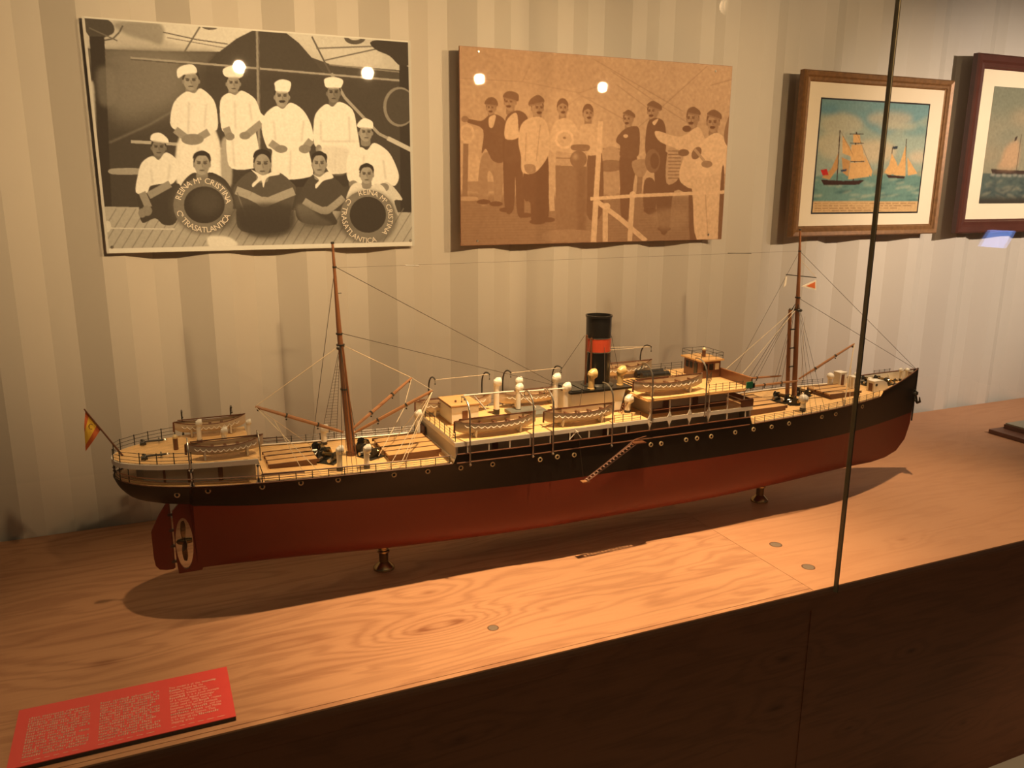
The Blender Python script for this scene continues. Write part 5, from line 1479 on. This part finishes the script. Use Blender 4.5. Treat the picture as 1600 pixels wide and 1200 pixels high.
for dx in (-.018, .018): part(MB().tube([(1.004, -.156, .366), (1.004 + dx, -.15, .345)], .0009, 4), 'gangway_davit_stay', 'white', parent=g_ob)

# ---- forecastle
for sd in (-1, 1):
    xs = np.linspace(2.150, 2.405, 14)
    mb = MB(); mb.loft([[(x, sd * max(.0003, bd(x) - .0022), zd(x) - .004), (x, sd * max(.0003, bd(x) - .0022), ztop(x) - .002)] for x in xs]); part(mb, 'inner_bulwark', 'white')
for x in (2.20, 2.225, 2.25, 2.275, 2.30, 2.325):
    y = bd(x) - .003
    part(MB().prism([(y, zd(x)), (y - .014, zd(x)), (y, ztop(x) - .004)], x - .0008, x + .0008, plane='YZ'), 'bulwark_knee', 'white')
def wc_house(x, y, z, w, d, h):
    o = part(MB().box(x, x + w, y, y + d, z, z + h), 'deck_locker', 'white')
    part(MB().box(x + w * .18, x + w * .62, y - .0012, y + .001, z + .003, z + h * .88), 'locker_door', 'brown_wood', parent=o)
    part(MB().box(x - .001, x + w + .001, y - .001, y + d + .001, z + h, z + h + .0015), 'locker_roof', 'white', parent=o)
wc_house(2.128, .060, .336, .030, .030, .046); wc_house(2.140, .012, .336, .032, .028, .040)
mushroom(2.096, .072, .333, .384, .0075, .0125); mushroom(2.176, .035, .338, .388, .004, .0095); mushroom(2.195, -.005, .338, .376, .004, .009); mushroom(1.815, -.108, .327, .378, .008, .0155)
qa = [(2.165, .338), (2.228, .338), (2.2285, .352), (2.222, .366), (2.208, .374), (2.19, .376), (2.165, .374)]
qd = part(MB().prism(qa, -.052, -.022, plane='XZ'), 'companion_hood', 'white')
part(MB().lathe([(.0045, -.0535), (.0045, -.051)], (2.175, 0, .362), 12, axis='Y'), 'hood_port', 'dark_metal', parent=qd)
qd2 = part(MB().box(2.1642, 2.1655, -.046, -.03, .34, .366), 'hood_door', 'brown_wood', parent=qd)
winch(2.262, .008, .342, .1, 1.05); winch(2.225, .035, .341, -.2, .9); winch(2.295, .000, .344, .6, .75)
mushroom(2.352, .010, .347, .392, .0042, .0085); mushroom(2.370, .001, .348, .393, .0042, .0085)
tri = part(MB().prism([(2.388, -bd(2.388) * .9), (2.416, 0.0), (2.388, bd(2.388) * .9)], .372, .3745), 'breasthook', 'brown_wood')
rail_line([(x, bd(x), ztop(x)) for x in (2.28, 2.297, 2.314, 2.331)], .010, 2)
an = part(MB().tube([(2.398, -.016, .318), (2.412, -.020, .272)], .0032, 6), 'bower_anchor', 'dark_metal')
part(MB().tube([(2.396, -.040, .296), (2.405, -.036, .278), (2.413, -.020, .270), (2.420, -.004, .278), (2.421, .002, .295)], [.002, .0042, .005, .0042, .002], 6), 'anchor_arms', 'dark_metal', parent=an)
part(MB().tube([(2.392, -.034, .312), (2.408, -.004, .312)], .0026, 6), 'anchor_stock', 'dark_metal', parent=an)
part(MB().ball((2.394, -.024, .305), .009, 8, 6, sz=.8), 'hawse_pipe', 'dark_metal', parent=an)
part(MB().tube([(2.4188, 0, .20), (2.4205, 0, .30), (2.4195, 0, .389)], .0028, 6), 'stem_bar', 'black')

# ------------------------------------------------------------------ pedestals
def pedestal(x, label):
    e_ = empty('ship_pedestal', (x, SY, 0), label, 'pedestal')
    MB().lathe([(.0280, 0), (.0280, .0050), (.0262, .0075), (.0160, .0175), (.0125, .0210)], (0, 0, 0), 28).build('foot', 'dark_brass', e_, (0, 0, 0), True)
    MB().lathe([(.0125, .021), (.0122, .040), (.0128, .045)], (0, 0, 0), 24).build('stem', 'bronze', e_, (0, 0, 0), True)
    MB().lathe([(.0128, .045), (.0165, .048), (.0165, .0525), (.0130, .055), (.0130, .058), (.0160, .061), (.0160, .0665), (.0130, .0690), (.0130, .0705)], (0, 0, 0), 24).build('collar', 'dark_brass', e_, (0, 0, 0), True)
pedestal(.517, 'turned brass pedestal under the ship below the main mast')
pedestal(1.770, 'turned brass pedestal under the ship below the fore mast')

# ------------------------------------------------------------------ unseen blue screen added to make the blue reflection in the right pane
def reflection_source():
    e_ = empty('reflection_screen', (5.07, -0.88, FLOOR), 'unseen blue screen on a post, added for its reflection in the right glass pane', 'screen')
    MB().lathe([(.16, 0), (.16, .012), (.03, .02)], n=24).build('foot', 'screen_case', e_)
    MB().lathe([(.025, .02), (.025, 1.36)], n=12).build('post', 'screen_case', e_)
    M = Matrix.Translation((0, .05, 1.437)) @ Matrix.Rotation(math.radians(0), 4, 'Z')
    P4 = [(4.987, -.875, .730), (5.232, -.875, .718), (5.157, -.875, .607), (4.912, -.875, .626)]
    q = [(a - 5.07, b + .88 + .045, c - FLOOR) for a, b, c in P4]
    cx = sum(a[0] for a in q) / 4; cz = sum(a[2] for a in q) / 4
    qq = [(cx + (a[0] - cx) * 1.08, cz + (a[2] - cz) * 1.14) for a in q]
    MB().prism(qq, .020, .0445, plane='XZ').build('casing', 'screen_case', e_)
    o = MB().add(q, [(0, 1, 2, 3)]).build('display', SCREEN, e_)
mt, nt, b_ = nodes_of('reflection_glow')
b_.inputs['Base Color'].default_value = (0.02, 0.02, 0.03, 1)
b_.inputs['Emission Color'].default_value = (0.22, 0.40, 1.0, 1)
b_.inputs['Emission Strength'].default_value = 7.0
SCREEN = mt
reflection_source()
